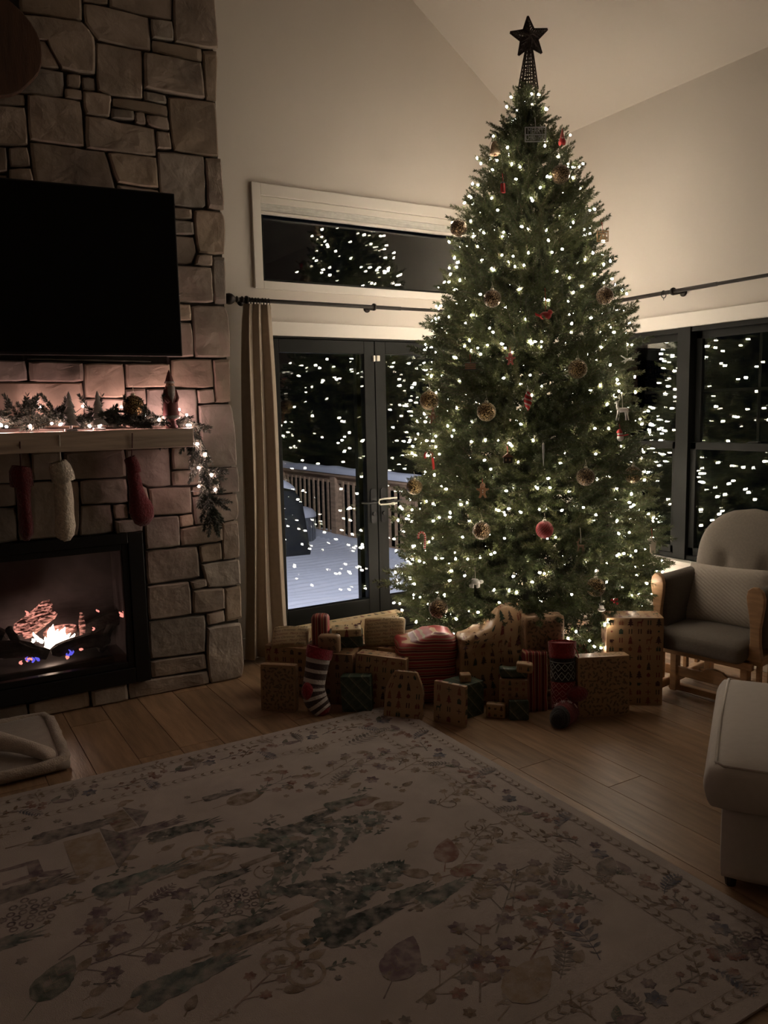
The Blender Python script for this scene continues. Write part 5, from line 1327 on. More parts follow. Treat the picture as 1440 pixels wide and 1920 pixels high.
for i in range(N2):
    u = i / (N2 - 1) * 9; a = int(min(u, 8)); w_ = u - a
    fine.append(path[a].lerp(path[a + 1], w_)); fr_.append(R0[a] * (1 - w_) + R0[a + 1] * w_)
    cols.append(RKN if u < 1.0 else BKN if u < 2.45 else RKN if u < 4.4 else DKR if u < 7.3 else BKN)
fb_ = [r * .85 for r in fr_]
b = MB(); b.tube(fine, fr_, 26, side=(-.55, -.83, .0), rb=fb_, cols=cols); b.build('sock', SOCKV, t, smooth=True, vcol=True, world=True)
# knitted white diamonds, raised on the leg
dm = MB(); ac = Vector((math.cos(YAW), -math.sin(YAW), 0)); fcn = Vector((-math.sin(YAW), -math.cos(YAW), 0))
def leg_pt(u, th, off=.0018):
    a = int(min(u, 8)); w_ = u - a; c = path[a].lerp(path[a + 1], w_); r = R0[a] * (1 - w_) + R0[a + 1] * w_
    return c + ac * ((r + off) * math.sin(th)) + fcn * ((r * .85 + off) * math.cos(th))
for row, (u0, u1, col) in enumerate([(1.25, 1.75, (.42, .45, .42)), (1.80, 2.35, (.42, .45, .42)), (2.52, 2.95, (.45, .22, .2)), (3.0, 3.5, (.45, .22, .2)), (3.55, 4.1, (.45, .22, .2))]):
    um = (u0 + u1) / 2; st = .52; off = (row % 2) * st / 2
    for k in range(-3, 4):
        th = k * st + off
        if abs(th) > 1.35: continue
        for (ua, ta, ub, tb_) in ((u0, 0, um, st / 2), (um, st / 2, u1, 0), (u1, 0, um, -st / 2), (um, -st / 2, u0, 0)):
            dm.tube([leg_pt(ua + (ub - ua) * q / 3, th + ta + (tb_ - ta) * q / 3) for q in range(4)], .0014, 4, col=col)
        dm.sphere(leg_pt(um, th), .0022, 5, 4, col=col)
dm.tube([leg_pt(1.18, a / 10 - 1.3) for a in range(27)], .0014, 4, col=(.42, .45, .42))
dm.build('knit_pattern', M('raised_wool', rough=.9, vcol=True), t, vcol=True, world=True)
# snowflake row round the ankle
sfk = MB()
for th in (-.045, -.012, .022, .052):
    c = path[6].lerp(path[7], .35) + ac * th + Vector((0, 0, .003 + math.sqrt(.066 ** 2 - th * th))) + fcn * .012; nn = (c - path[6].lerp(path[7], .35)).normalized(); e1 = fcn.cross(nn).normalized(); e2 = nn.cross(e1)
    for q in range(6):
        a = q * PI / 3; d_ = e1 * math.cos(a) + e2 * math.sin(a); sfk.tube([c + d_ * .003, c + d_ * .014], [.0026, .0018], 5, col=(.55, .42, .42))
sfk.build('snowflakes', M('raised_wool2', rough=.9, vcol=True), t, vcol=True, world=True)
cf = [path[0] + (path[0] - path[1]) * .12, path[0] + (path[1] - path[0]) * .35, path[0] + (path[1] - path[0]) * .9]
rib_cuff(cf, [.075, .073, .068], [.064, .063, .058], 44, .0012).build('cuff', knit('cuff_knit2', (.26, .016, .018)), t, smooth=True, world=True)
MB().tube([on_ray(1074, 1206, D0 + .09), on_ray(1082, 1222, D0 + .07), on_ray(1088, 1242, D0 + .05), on_ray(1090, 1250, D0 + .05)], .003, 6).build('hanging_loop', knit('loop_knit', (.3, .03, .03)), t, world=True)
MB().sphere(on_ray(1083, 1300, D0 + .05), .052, 14, 10, (1.3, .8, .8)).build('heel', knit('heel_knit2', (.17, .012, .016)), t, smooth=True, world=True)
# ================================================================ curtains and rods
CURT = M('taupe_linen', (.37, .30, .225), .9, var=.06, vs=30, bump=.15, bs=200, sheen=.15)
def curtain(label, xt0, xt1, xb0, xb1, zt, zb, yc, nf, ph=0.0, axis='x'):
    t = thing('curtain', label, 'curtain', (((xb0 + xb1) / 2, yc, zb)), 0, 'curtains of the patio doors')
    def fn(u, v):
        k = v; x0 = xt0 + (xb0 - xt0) * k ** .6; x1 = xt1 + (xb1 - xt1) * k ** .6
        a = .030 * (.55 + .6 * k); w = 2 * PI * nf * (u + .02 * math.sin(7 * v + 3 * u)) + ph
        x = x0 + (x1 - x0) * u + .006 * math.sin(2 * w) * (.5 + .5 * k) + .012 * math.sin(3.1 * v + u * 5) * k
        y = yc + a * math.sin(w) + .008 * math.sin(w * .5 + 4 * v)
        return Vector((x, y, zt + (zb - zt) * v))
    b = MB(); b.grid(fn, 90, 26)
    o = b.build('panel', CURT, t, smooth=True, world=True); m = o.modifiers.new('cloth', 'SOLIDIFY'); m.thickness = .003
    b = MB(); b.grid(lambda u, v: fn(u, .0 + v * .012) + Vector((0, -.002, .004)), 90, 3); b.build('heading_tape', CURT, t, smooth=True, world=True)
    return t
curtain('tall taupe curtain between the stone fireplace and the patio doors', 1.815, 1.995, 1.735, 2.03, 2.212, .03, 4.625, 3.2, .6)
curtain('taupe curtain in the room corner behind the tree', 3.40, 3.62, 3.38, 3.66, 2.212, .03, 4.625, 5, 1.0)
def rod_set(label, p0, p1, ends, brackets, rings):
    p0, p1 = Vector(p0), Vector(p1); d = (p1 - p0).normalized()
    t = thing('curtain_rod', label, 'curtain rod', p0, 0, 'dark curtain rods')
    mid = p0.lerp(p1, .60)
    b = MB(); b.tube([p0, mid], .0125, 12); b.build('pole', DARKSTEEL, t, smooth=False, world=True)
    b = MB(); b.tube([mid, p1], .0105, 12); b.build('pole', DARKSTEEL, t, world=True)
    for e in ends:
        s = -1 if e == 0 else 1; o = p0 if e == 0 else p1
        MB().lathe([(.013, 0), (.02, .006), (.02, .014), (.012, .022), (.012, .034), (.019, .040), (.019, .046), (.011, .052), (.020, .060), (.031, .076), (.034, .092), (.030, .110), (.016, .124), (0, .128)], 18, o, d * s).build('finial', DARKSTEEL, t, smooth=True, world=True)
    for q, wall in brackets:
        c = p0.lerp(p1, q); w = Vector(wall)
        b = MB(); b.tube([c + w * .095, c + w * .01 + Vector((0, 0, -.016)), c - w * .006 + Vector((0, 0, -.016))], .006, 8); b.lathe([(0, 0), (.026, 0), (.026, .006), (0, .008)], 14, c + w * .098, -w)
        b.lathe([(.013, -.008), (.022, -.008), (.024, 0), (.022, .008), (.013, .008)], 14, c, d); b.build('bracket', DARKSTEEL, t, smooth=True, world=True)
    for q in rings:
        c = p0.lerp(p1, q); a = d.orthogonal().normalized(); e = d.cross(a)
        b = MB(); b.tube([c + (a * math.cos(i * PI / 8) + e * math.sin(i * PI / 8)) * .022 + Vector((0, 0, -.008)) for i in range(17)], .0028, 6, cap=False); b.tube([c + Vector((0, 0, -.030)), c + Vector((0, 0, -.044))], .002, 5)
        b.build('ring', DARKSTEEL, t, smooth=True, world=True)
    return t
rx0, rx1 = 1.825, 3.68
rod_set('dark bronze curtain rod with a ball finial above the patio doors', (rx0, 4.645, 2.241), (rx1, 4.645, 2.241), (0,), [(.01, (0, 1, 0)), ((2.731 - rx0) / (rx1 - rx0), (0, 1, 0)), (.985, (0, 1, 0))], [(x - rx0) / (rx1 - rx0) for x in (1.842, 1.862, 1.88, 1.90, 1.918, 1.945, 1.965, 1.985, 3.32, 3.42, 3.45, 3.48, 3.51, 3.54, 3.57, 3.60)])
rod_set('dark bronze curtain rod above the right-hand window', (4.13, 4.42, 2.25), (4.13, 2.2, 2.255), (1,), [((4.42 - 3.399) / 2.22, (1, 0, 0)), (.02, (1, 0, 0)), (.97, (1, 0, 0))], [(4.42 - y) / 2.22 for y in (4.38, 4.36, 3.47)])

# ================================================================ glider chair
OAK = M('honey_wood', (.45, .27, .14), .4, var=.2, vs=4, stretch=(3, 3, 14), bump=.1, bs=25)
UPH = M('dark_taupe_fabric', (.135, .115, .095), .95, var=.08, vs=90, bump=.25, bs=300)
UPHB = M('taupe_fabric', (.25, .215, .18), .95, var=.07, vs=90, bump=.2, bs=300)
CUSH = M('ribbed_cushion', (.40, .35, .295), .95, var=.06, vs=80, bump=.2, bs=250)
gc = thing('glider_chair', 'wooden glider rocking chair with grey cushions by the right-hand window', 'chair', (3.461, 2.60, 0), math.atan2(-.984, .177))
SZ = .385
def scroll(x, w, ztop, face):
    out = []
    zb_ = .30
    L = [(-.5, 0), (-.42, .10), (-.34, .25), (-.36, .45), (-.46, .62), (-.60, .76), (-.66, .86), (-.58, .95), (-.30, 1.0), (.05, 1.0), (.38, .95), (.52, .86), (.50, .75), (.40, .60), (.30, .45), (.32, .25), (.42, .10), (.5, 0)]
    MB().prism([(x + a * w, zb_ + b_ * (ztop - zb_)) for a, b_ in L], (0, 0, 0), (1, 0, 0), (0, 0, 1), .014).build('arm_front', OAK, gc, bevel=.004)
scroll(-.262, .062, .668, 0); scroll(.262, .075, .668, 0)
for s in (-1, 1):
    MB().soft(.085, .44, .30, .038, 9, (s * .262, .245, .505)).build('arm_pad', UPH, gc, smooth=True)
    f = MB(); f.box(s * .262 - .03, s * .262 + .03, .0, .50, .275, .32); f.build('arm_rail', OAK, gc, bevel=.004)
    for k in range(4):
        y = .05 + k * .13
        MB().box(s * .262 - .010, s * .262 + .010, y - .016, y + .016, .08, .28).build('spindle', OAK, gc, bevel=.003)
    f = MB(); f.box(s * .262 - .022, s * .262 + .022, -.04, .56, .03, .075); f.build('base_runner', OAK, gc, bevel=.006)
    for y in (.06, .44): MB().box(s * .19 - .018, s * .19 + .018, y - .025, y + .025, .03, .27).build('upright', OAK, gc, bevel=.004)
    f = MB(); f.box(s * .19 - .016, s * .19 + .016, .02, .48, .235, .27); f.build('glide_arm', OAK, gc, bevel=.004)
MB().box(-.25, .25, -.01, .02, .245, .285).build('front_rail', OAK, gc, bevel=.004)
pts = [(-.24, .115), (.24, .115), (.24, .165), (.10, .165), (.075, .185), (.03, .192), (-.015, .185), (-.04, .165), (-.24, .165)]
MB().prism(pts, (0, .055, 0), (1, 0, 0), (0, 0, 1), .011).build('curved_rail', OAK, gc, bevel=.003)
MB().box(-.25, .25, .10, .14, .012, .045).build('floor_rail', OAK, gc, bevel=.004)
MB().box(-.25, .25, .42, .46, .012, .05).build('floor_rail', OAK, gc, bevel=.004)
MB().box(-.24, .24, .03, .45, .275, .300).build('seat_deck', OAK, gc, bevel=.003)
def seatf(p):
    q = Vector(p); q.z += .012 * math.cos(q.x * 6) * (1 if q.z > 0 else .2); q.z -= .018 * max(0, (-.20 - q.y) / .1); return q
MB().soft(.47, .56, .095, .035, 12, (0, .185, SZ - .045), seatf).build('seat_cushion', UPH, gc, smooth=True)
# back: rounded pad with tufts
BT = .985
def backf(u, v, s):
    # u across, v up
    x = (u - .5) * 2; z = v
    wv = .295 * (1 - max(0, (z - .50) / .50) ** 2.6) ** .5 if z > .5 else .295
    X = x * wv; Z = .40 + (BT - .40) * z
    ed = max(0, 1 - abs(x) ** 5) * max(0, 1 - abs(2 * z - 1) ** 9)
    th = .058 * ed ** .5
    for tx, tz in ((-.115, .50), (.115, .50), (-.115, .18), (.115, .18)):
        d2 = (X - tx) ** 2 / .0016 + (z - tz) ** 2 / .008; th -= .034 * math.exp(-d2)
        if z < tz: th -= .016 * math.exp(-((X - tx) ** 2) / .0005) * math.exp(-((z - tz + .16) / .16) ** 2)
    th += .003 * math.sin(x * 46) * max(0, z - .88) / .12 * ed
    return Vector((X, .47 + .13 * (z - .5) - s * th, Z))
f = MB(); f.grid(lambda u, v: backf(u, v, 1), 46, 34); f.grid(lambda u, v: backf(1 - u, v, -1), 46, 34); f.build('back_cushion', UPHB, gc, smooth=True)
for x in (-.2, .2): MB().bar((x, .50, .27), (x, .60, .80), .05, .025).build('back_post', OAK, gc, bevel=.004)
MB().bar((-.22, .60, .78), (.22, .60, .78), .06, .025).build('back_slat', OAK, gc, bevel=.004)

# ribbed lumbar pillow
pw = thing('throw_pillow', 'pale ribbed pillow leaning against the back of the glider chair', 'pillow', gc.matrix_basis @ Vector((-.035, .32, SZ + .135)), math.atan2(-.984, .177))
pw.rotation_euler = (math.radians(-24), math.radians(-1.5), math.atan2(-.984, .177))
def pillow(W_, H_, T_, nrib):
    def fn(u, v, s):
        x, z = 2 * u - 1, 2 * v - 1
        e = max(0, (1 - abs(x) ** 4) * (1 - abs(z) ** 4)); th = T_ * e ** .45
        pin = 1 - .05 * (1 - x * x) * abs(z) ** 3 - .0
        th += .0030 * math.sin((x * W_ * .55 + z * H_ * .85) * nrib) * min(1, e * 3)
        return Vector((x * W_ / 2 * (1 - .06 * (1 - z * z)), -s * th, z * H_ / 2 * (1 - .07 * (1 - x * x))))
    f = MB(); f.grid(lambda u, v: fn(u, v, 1), 90, 66); f.grid(lambda u, v: fn(1 - u, v, -1), 40, 30); return f
pillow(.50, .35, .075, 190).build('cover', CUSH, pw, smooth=True)
# power cord on the wall under the chair
MB().tube([at(1311, 1196, X=4.205), at(1309, 1206, X=4.19), at(1307, 1214, X=4.19), at(1304, 1235, X=4.16)], .006, 6).build('power_cord', M('black_cord', (.01, .01, .01), .5), label='short black power cord on the wall behind the glider chair', cat='cord')
oc = at(1305, 1199, X=XR - .002)
t = thing('wall_outlet', 'white wall outlet low on the wall behind the glider chair', 'outlet', oc)
MB().box(-.006, .002, -.036, .036, -.057, .057).build('cover_plate', WHITEP, t, bevel=.002)
f = MB(); f.box(-.009, -.006, -.016, .016, -.035, -.006); f.box(-.009, -.006, -.016, .016, .006, .035); f.build('sockets', OWHITE, t, bevel=.001)

# ================================================================ upholstered chaise at the lower right
COUCH = M('offwhite_upholstery', (.50, .46, .42), .9, bump=.10, bs=300, var=.03, vs=40)
ang = math.atan2(.56, .83) - PI / 2        # local y runs away from the viewer, local x to the right
so = thing('ottoman', 'large off-white upholstered ottoman with piped cushion at the right edge of the rug', 'ottoman', (2.118, 1.545, 0), ang)
Wc, Dc = .95, .90
MB().soft(Wc - .05, Dc - .05, .245, .018, 8, (Wc / 2, Dc / 2, .153)).build('base', COUCH, so, smooth=True)
def cushf(p):
    q = Vector(p); x, y, z = q.x / (Wc / 2), q.y / (Dc / 2), q.z / .08
    bul = .030 * (1 - z * z) if abs(z) < 1 else 0
    q.x += math.copysign(bul, x) * min(1, abs(x)) ** 6; q.y += math.copysign(bul, y) * min(1, abs(y)) ** 6
    if z > 0: q.z += .030 * (1 - x ** 4) * (1 - y ** 4) * z
    return q
MB().soft(Wc, Dc, .15, .022, 16, (Wc / 2, Dc / 2, .35), cushf).build('cushion', COUCH, so, smooth=True)
pp = MB(); zt = .422
rr_ = .016
pp.tube([(rr_, Dc - .01, zt), (.004, Dc / 2, zt + .002), (.006, .03, zt), (.03, .004, zt), (Wc / 2, 0.0, zt + .004), (Wc - .01, .006, zt)], .0052, 8)
pp.tube([(.006, .02, .420), (.0, .008, .36), (.02, .004, .30)], .003, 6)
pp.build('piping', COUCH, so, smooth=True)
for x, y in ((.06, .06), (Wc - .06, .06), (.06, Dc - .06), (Wc - .06, Dc - .06)): MB().tube([(x, y, 0), (x, y, .04)], [.016, .022], 10).build('foot', OBLACK, so)

# ================================================================ rug
RX0, RX1, RY0, RY1, RZ = -1.25, 2.127, 1.135, 3.512, .011
RUG = M('rug_pile', (.37, .32, .295), .98, var=.10, vs=5, bump=.35, bs=420)
PRINT = M('rug_print', rough=.98, vcol=True, bump=.3, bs=420)
_nt = PRINT.node_tree; _n = _nt.nodes; _l = _nt.links
# the print is watercolour-like: it fades unevenly into the pile
_b = _n['Principled BSDF']; _src = _b.inputs['Base Color'].links[0].from_socket
_tc = _n.new('ShaderNodeTexCoord'); _nz = _n.new('ShaderNodeTexNoise'); _nz.inputs['Scale'].default_value = 28; _nz.inputs['Detail'].default_value = 6; _l.new(_tc.outputs['Object'], _nz.inputs['Vector'])
_mr = _n.new('ShaderNodeMapRange'); _mr.inputs['From Min'].default_value = .36; _mr.inputs['From Max'].default_value = .66; _mr.inputs['To Min'].default_value = .0; _mr.inputs['To Max'].default_value = .62; _l.new(_nz.outputs['Fac'], _mr.inputs[0])
_mx = _n.new('ShaderNodeMix'); _mx.data_type = 'RGBA'; _l.new(_mr.outputs[0], _mx.inputs['Factor']); _l.new(_src, _mx.inputs[6]); _mx.inputs[7].default_value = (.36, .31, .285, 1); _l.new(_mx.outputs[2], _b.inputs['Base Color'])
rug = MB().soft(RX1 - RX0, RY1 - RY0, RZ, .004, 10, (0, 0, RZ / 2)).build('rug', RUG, bevel=0, label='large cream area rug printed with muted trees, leaves, houses and flowers', cat='rug')
rug.location = ((RX0 + RX1) / 2, (RY0 + RY1) / 2, 0)
rp = MB(); rg = random.Random(4)
GRN, DGR, TEAL, BRN, RUST, PUR, GREY, BLU, TAN = (.085, .105, .08), (.045, .06, .05), (.14, .175, .155), (.17, .115, .075), (.22, .105, .08), (.15, .10, .115), (.15, .13, .12), (.10, .105, .14), (.27, .20, .14)
def jit(c, a=.25): k = .74 * (1 + rg.uniform(-a, a)); return tuple(x * k for x in c)
def put(poly, col):
    z = RZ + .0006 + rg.random() * .0005
    rp.add([(x, y, z) for x, y in poly], [tuple(range(len(poly)))], jit(col))
def ragged(x, y, a, L, wd, col, n=9, rag=.18):
    pts = []
    for q in (1, -1):
        rng_ = range(n + 1) if q == 1 else range(n - 1, 0, -1)
        for i in rng_:
            t = i / n; w = wd * (math.sin(PI * min(1, t ** .7)) ** .8) * (1 + rg.uniform(-rag, rag)); pts.append((t * L, q * w))
    ca, sa = math.cos(a), math.sin(a)
    put([(x + p * ca - q * sa, y + p * sa + q * ca) for p, q in pts], col)
def line2(x0, y0, x1, y1, w, col):
    d = math.hypot(x1 - x0, y1 - y0) or 1e-6; nx, ny = -(y1 - y0) / d * w / 2, (x1 - x0) / d * w / 2
    put([(x0 + nx, y0 + ny), (x1 + nx * .6, y1 + ny * .6), (x1 - nx * .6, y1 - ny * .6), (x0 - nx, y0 - ny)], col)
def disc(x, y, r, col, n=9): put([(x + r * math.cos(2 * PI * i / n) * (1 + rg.uniform(-.12, .12)), y + r * math.sin(2 * PI * i / n)) for i in range(n)], col)
def ring2(x, y, r, w, col, n=18):
    for i in range(n):
        a, b = 2 * PI * i / n, 2 * PI * (i + 1) / n
        put([(x + r * math.cos(a), y + r * math.sin(a)), (x + r * math.cos(b), y + r * math.sin(b)), (x + (r - w) * math.cos(b), y + (r - w) * math.sin(b)), (x + (r - w) * math.cos(a), y + (r - w) * math.sin(a))], col)
def m_leaf(x, y, a, L, col, wd=.28):
    ragged(x, y, a, L, L * wd, col, 14, .05)
    for k in range(4):
        t = .2 + .17 * k
        for q in (-1, 1): line2(x + math.cos(a) * L * t, y + math.sin(a) * L * t, x + math.cos(a) * L * t + math.cos(a + q * .7) * L * wd * .7, y + math.sin(a) * L * t + math.sin(a + q * .7) * L * wd * .7, .003, TAN)
    line2(x - math.cos(a) * L * .35, y - math.sin(a) * L * .35, x, y, .005, col)
def m_fern(x, y, a, L, col, bend=.5, n=9):
    px0, py0 = x, y
    for k in range(n):
        t = k / n; aa = a + bend * t; nx, ny = px0 + math.cos(aa) * L / n, py0 + math.sin(aa) * L / n
        line2(px0, py0, nx, ny, .004, col); l = L * .26 * math.sin(PI * (t * .85 + .12))
        for q in (-1, 1): put(leaf2(nx, ny, aa + q * 1.0, l, l * .17, 2), col)
        px0, py0 = nx, ny
def m_flower(x, y, r, col, cen=TAN, n=6):
    a0 = rg.random() * 6
    for k in range(n): put(leaf2(x, y, a0 + 2 * PI * k / n, r, r * .34, 2), col)
    disc(x, y, r * .25, cen, 7)
def m_sprig(x, y, a, L, col, berries=None, n=5):
    line2(x, y, x + math.cos(a) * L, y + math.sin(a) * L, .006, col)
    for k in range(n):
        t = (k + 1) / (n + .3); q = 1 if k % 2 else -1; bx, by = x + math.cos(a) * L * t, y + math.sin(a) * L * t; l = L * .34
        aa = a + q * .75
        if berries:
            ex, ey = bx + math.cos(aa) * l, by + math.sin(aa) * l; line2(bx, by, ex, ey, .004, col); m_flower(ex, ey, L * .11, berries)
        else: put(leaf2(bx, by, aa, l, l * .2, 2), col)
def m_cypress(x, y, a, L, col, wd=.13, spots=False):
    ca, sa = math.cos(a), math.sin(a); line2(x - ca * L * .3, y - sa * L * .3, x, y, .009, BRN)
    for k in range(7):
        t = k / 7; w = L * wd * (1 - t) ** .7
        for q in (-1, 0, 1): ragged(x + ca * L * t - sa * q * w * .5, y + sa * L * t + ca * q * w * .5, a + q * .25, L * .28, w * .55, jit(col, .3), 5, .3)
    if spots:
        for k in range(14):
            t = rg.random() * .8; w = L * wd * (1 - t) * rg.uniform(-.8, .8); disc(x + ca * L * t - sa * w, y + sa * L * t + ca * w, .006, (.36, .32, .28), 6)
def m_berryball(x, y, r, col):
    for k in range(22):
        q = r * math.sqrt((k + .5) / 22); a = k * 2.4; ring2(x + q * math.cos(a), y + q * math.sin(a) * 1.0, r * .17, r * .07, jit(col), 7)
def m_pine(x, y, a, L, col):
    ca, sa = math.cos(a), math.sin(a)
    T = lambda p, q: (x + ca * p - sa * q, y + sa * p + ca * q)
    for k in range(9):                       # sweeping painted boughs, longest near the foot
        t = k / 9; half = L * .58 * (1 - .85 * t)
        for q in (-1, 1):
            bx, by = T(L * (t * .95 + .05), 0); n = 5; aa = a + q * (PI / 2 + .35 + .25 * rg.random())
            for j in range(n):
                s0 = half * j / n; cx, cy = bx + math.cos(aa) * s0, by + math.sin(aa) * s0
                ragged(cx, cy, aa + rg.uniform(-.25, .25), half / n * 1.7, .020 * (1 - .3 * j / n) * rg.uniform(.7, 1.3), rg.choice((col, DGR, DGR, TEAL)), 6, .45)
                if rg.random() < .5: disc(cx + rg.uniform(-.02, .02), cy + rg.uniform(-.02, .02), .006, (.4, .36, .32), 6)
                aa += q * .08
    line2(*T(-.14, 0), *T(0, 0), .03, BRN)
def m_house(x, y, a, s):
    ca, sa = math.cos(a), math.sin(a)
    T = lambda P_: [(x + p * s * ca - q * s * sa, y + p * s * sa + q * s * ca) for p, q in P_]
    put(T([(0, -.5), (.5, -.5), (.5, .5), (0, .5)]), TAN)
    for k in range(6): put(T([(.02, -.46 + k * .17), (.48, -.46 + k * .17), (.48, -.40 + k * .17), (.02, -.40 + k * .17)]), BRN)
    put(T([(.52, -.62), (.98, 0), (.52, .62)]), GREY)
    for k in range(5): put(T([(.56 + k * .08, -.50 + k * .11), (.60 + k * .08, -.48 + k * .11), (.60 + k * .08, .48 - k * .11), (.56 + k * .08, .50 - k * .11)]), PUR)
    put(T([(.02, -.1), (.28, -.1), (.28, .1), (.02, .1)]), RUST)
def m_deer(x, y, a, s, col):
    ca, sa = math.cos(a), math.sin(a)
    for P_ in icon('deer'): put([(x + q * s * -sa * 1 + p * 0 + q * s * 0 + (q * 0) + (p * s * -sa) + (q * s * ca) - (q * s * -sa), y + p * s * ca + q * s * sa) for p, q in P_], col)
fa = {'leaf': m_leaf, 'fern': m_fern, 'cyp': m_cypress}
def W2(px, py): p = at(px, py, Z=RZ); return p.x - rug.location.x, p.y - rug.location.y
def onrug(px, py, fn, *a, **k):
    x, y = W2(px, py); fn(x, y, *a, **k)
# border: two chains of little leaves and a band of motifs between them
hx, hy = (RX1 - RX0) / 2, (RY1 - RY0) / 2
def chain(ins):
    st = .042
    for sx_ in (-1, 1):
        y = -hy + ins
        while y < hy - ins:
            for q in (-1, 1): put(leaf2(sx_ * (hx - ins), y, PI / 2 + q * .6, .026, .005, 1), BRN)
            y += st
        x = -hx + ins
        while x < hx - ins:
            for q in (-1, 1): put(leaf2(x, sx_ * (hy - ins), q * .6, .026, .005, 1), BRN)
            x += st
    for sx_ in (-1, 1):
        for o in (-.017, .017): line2(sx_ * (hx - ins - o), -hy + ins, sx_ * (hx - ins - o), hy - ins, .0025, TAN); line2(-hx + ins, sx_ * (hy - ins - o), hx - ins, sx_ * (hy - ins - o), .0025, TAN)
chain(.062); chain(.265)
def band(n, pos, ang):
    for k in range(n):
        (x, y), a = pos((k + .5) / n), ang + rg.uniform(-.4, .4)
        ty = k % 7
        if ty == 0: m_fern(x, y - .03, a + 1.2, .12, GREY, .6)
        elif ty == 1: m_flower(x, y, .034, BLU); m_flower(x + .03, y + .05, .022, PUR)
        elif ty == 2: m_sprig(x - .02, y, a, .12, GREY, RUST)
        elif ty == 3: m_sprig(x, y - .03, a + .6, .12, BRN)
        elif ty == 4: m_fern(x, y, a - .8, .13, BLU, -.7)
        elif ty == 5: [m_flower(x + rg.uniform(-.045, .045), y + rg.uniform(-.045, .045), .02, RUST) for _ in range(5)]
        else: m_leaf(x, y, a, .08, PUR, .22); m_leaf(x, y, a + 1.1, .06, GRN, .22); m_sprig(x - .04, y + .03, a + 2, .09, TAN, TAN)
c_ = .163
band(30, lambda t: (hx - c_, -hy + .15 + t * (2 * hy - .3)), 1.57); band(42, lambda t: (-hx + .15 + t * (2 * hx - .3), hy - c_), 0); band(42, lambda t: (-hx + .15 + t * (2 * hx - .3), -hy + c_), 0); band(22, lambda t: (-hx + c_, -hy + .15 + t * (2 * hy - .3)), 1.57)
x, y = W2(1395, 1770); m_berryball(hx - .14, -hy + .14, .085, PUR)
# field, motifs read off the photograph; their tops point along +x
onrug(520, 1600, m_pine, .08, .50, GRN); onrug(600, 1690, m_pine, .10, .38, DGR)
for a in [(60, 1578, .0, .30, GREY, .12), (205, 1575, 0, .26, PUR, .10), (275, 1575, .0, .26, DGR, .13, True), (490, 1572, 0, .26, DGR, .12), (570, 1540, .1, .15, DGR, .14), (610, 1515, 0, .18, GRN, .15), (175, 1680, .1, .30, TEAL, .13), (375, 1660, 0, .16, DGR, .17), (430, 1748, .1, .18, DGR, .16), (250, 1880, .1, .30, TEAL, .15), (600, 1765, .1, .30, DGR, .14), (735, 1690, .1, .15, GRN, .2), (790, 1695, .15, .18, TEAL, .2), (330, 1640, 0, .2, TAN, .14), (395, 1790, 0, .2, TAN, .16), (380, 1500, 0, .16, GREY, .12), (-60, 1700, 0, .3, GREY, .13), (-150, 1820, 0, .3, TEAL, .13)]:
    onrug(a[0], a[1], m_cypress, *a[2:5], a[5], *(a[6:]))
onrug(130, 1610, m_house, .0, .26); onrug(205, 1545, m_house, .1, .16)
for a in [(835, 1618, .9, .16, RUST), (845, 1640, -.1, .13, RUST), (805, 1640, 2.4, .10, BRN), (425, 1508, .1, .17, BRN), (665, 1510, .1, .11, RUST), (700, 1516, -.2, .13, BRN), (735, 1840, .7, .20, PUR), (70, 1880, .9, .19, GRN), (960, 1880, .4, .22, TAN), (1130, 1640, .5, .12, GREY), (345, 1435, .1, .10, BRN)]:
    onrug(*a[:2], m_leaf, *a[2:])
for cx, cy in ((370, 1600), (525, 1800)):
    x, y = W2(cx, cy)
    for dx, dy in ((0, 0), (.10, .05), (.04, -.09)): ring2(x + dx, y + dy, .056, .012, TAN); m_flower(x + dx, y + dy, .026, TAN)
for a in [(55, 1712, .085, PUR), (440, 1690, .075, PUR)]: onrug(*a[:2], m_berryball, *a[2:])
for a in [(110, 1800, .5, .34, PUR, PUR), (110, 1830, .0, .30, PUR, PUR), (330, 1735, .6, .22, GRN, GREY), (330, 1740, -.2, .20, GRN, TEAL), (470, 1490, .3, .22, GREY, RUST), (600, 1460, .4, .24, BRN, PUR), (660, 1440, .2, .22, BRN, RUST), (900, 1880, .9, .30, BRN, PUR), (930, 1750, .7, .30, GREY, TAN), (860, 1630, .6, .22, TAN, TAN), (995, 1800, .5, .24, RUST, RUST), (880, 1580, .4, .16, BRN, BRN), (780, 1880, .2, .24, BRN, RUST), (960, 1710, .8, .24, GREY, PUR), (240, 1790, .2, .22, BRN, BRN), (440, 1890, .5, .18, RUST, RUST), (740, 1450, .3, .2, TAN, BRN), (820, 1510, .4, .18, TAN, TAN)]:
    onrug(*a[:2], m_sprig, *a[2:])
for a in [(1130, 1690, 1.9, .22, GREY, .2), (1125, 1800, 1.1, .24, BLU, .6), (1050, 1835, .6, .16, GREY, .3), (640, 1400, .1, .22, GREY, .3), (560, 1415, .1, .16, TAN, .2), (620, 1475, .8, .16, GREY, -.6), (870, 1700, .2, .18, TAN, .6), (1040, 1650, .5, .16, GREY, .2), (260, 1700, .3, .14, PUR, .3), (310, 1790, .4, .14, BRN, .3), (720, 1430, .1, .14, BRN, .3)]:
    onrug(*a[:2], m_fern, *a[2:])
for k in range(46):       # bouquets and strewn little flowers
    cx, cy = rg.choice(((900, 1770), (930, 1820), (560, 1470), (690, 1430), (1000, 1720), (850, 1830), (1010, 1690), (190, 1760)))
    onrug(cx + rg.uniform(-60, 60), cy + rg.uniform(-35, 35), m_flower, rg.uniform(.018, .034), rg.choice((PUR, RUST, GREY, TAN, BRN)))
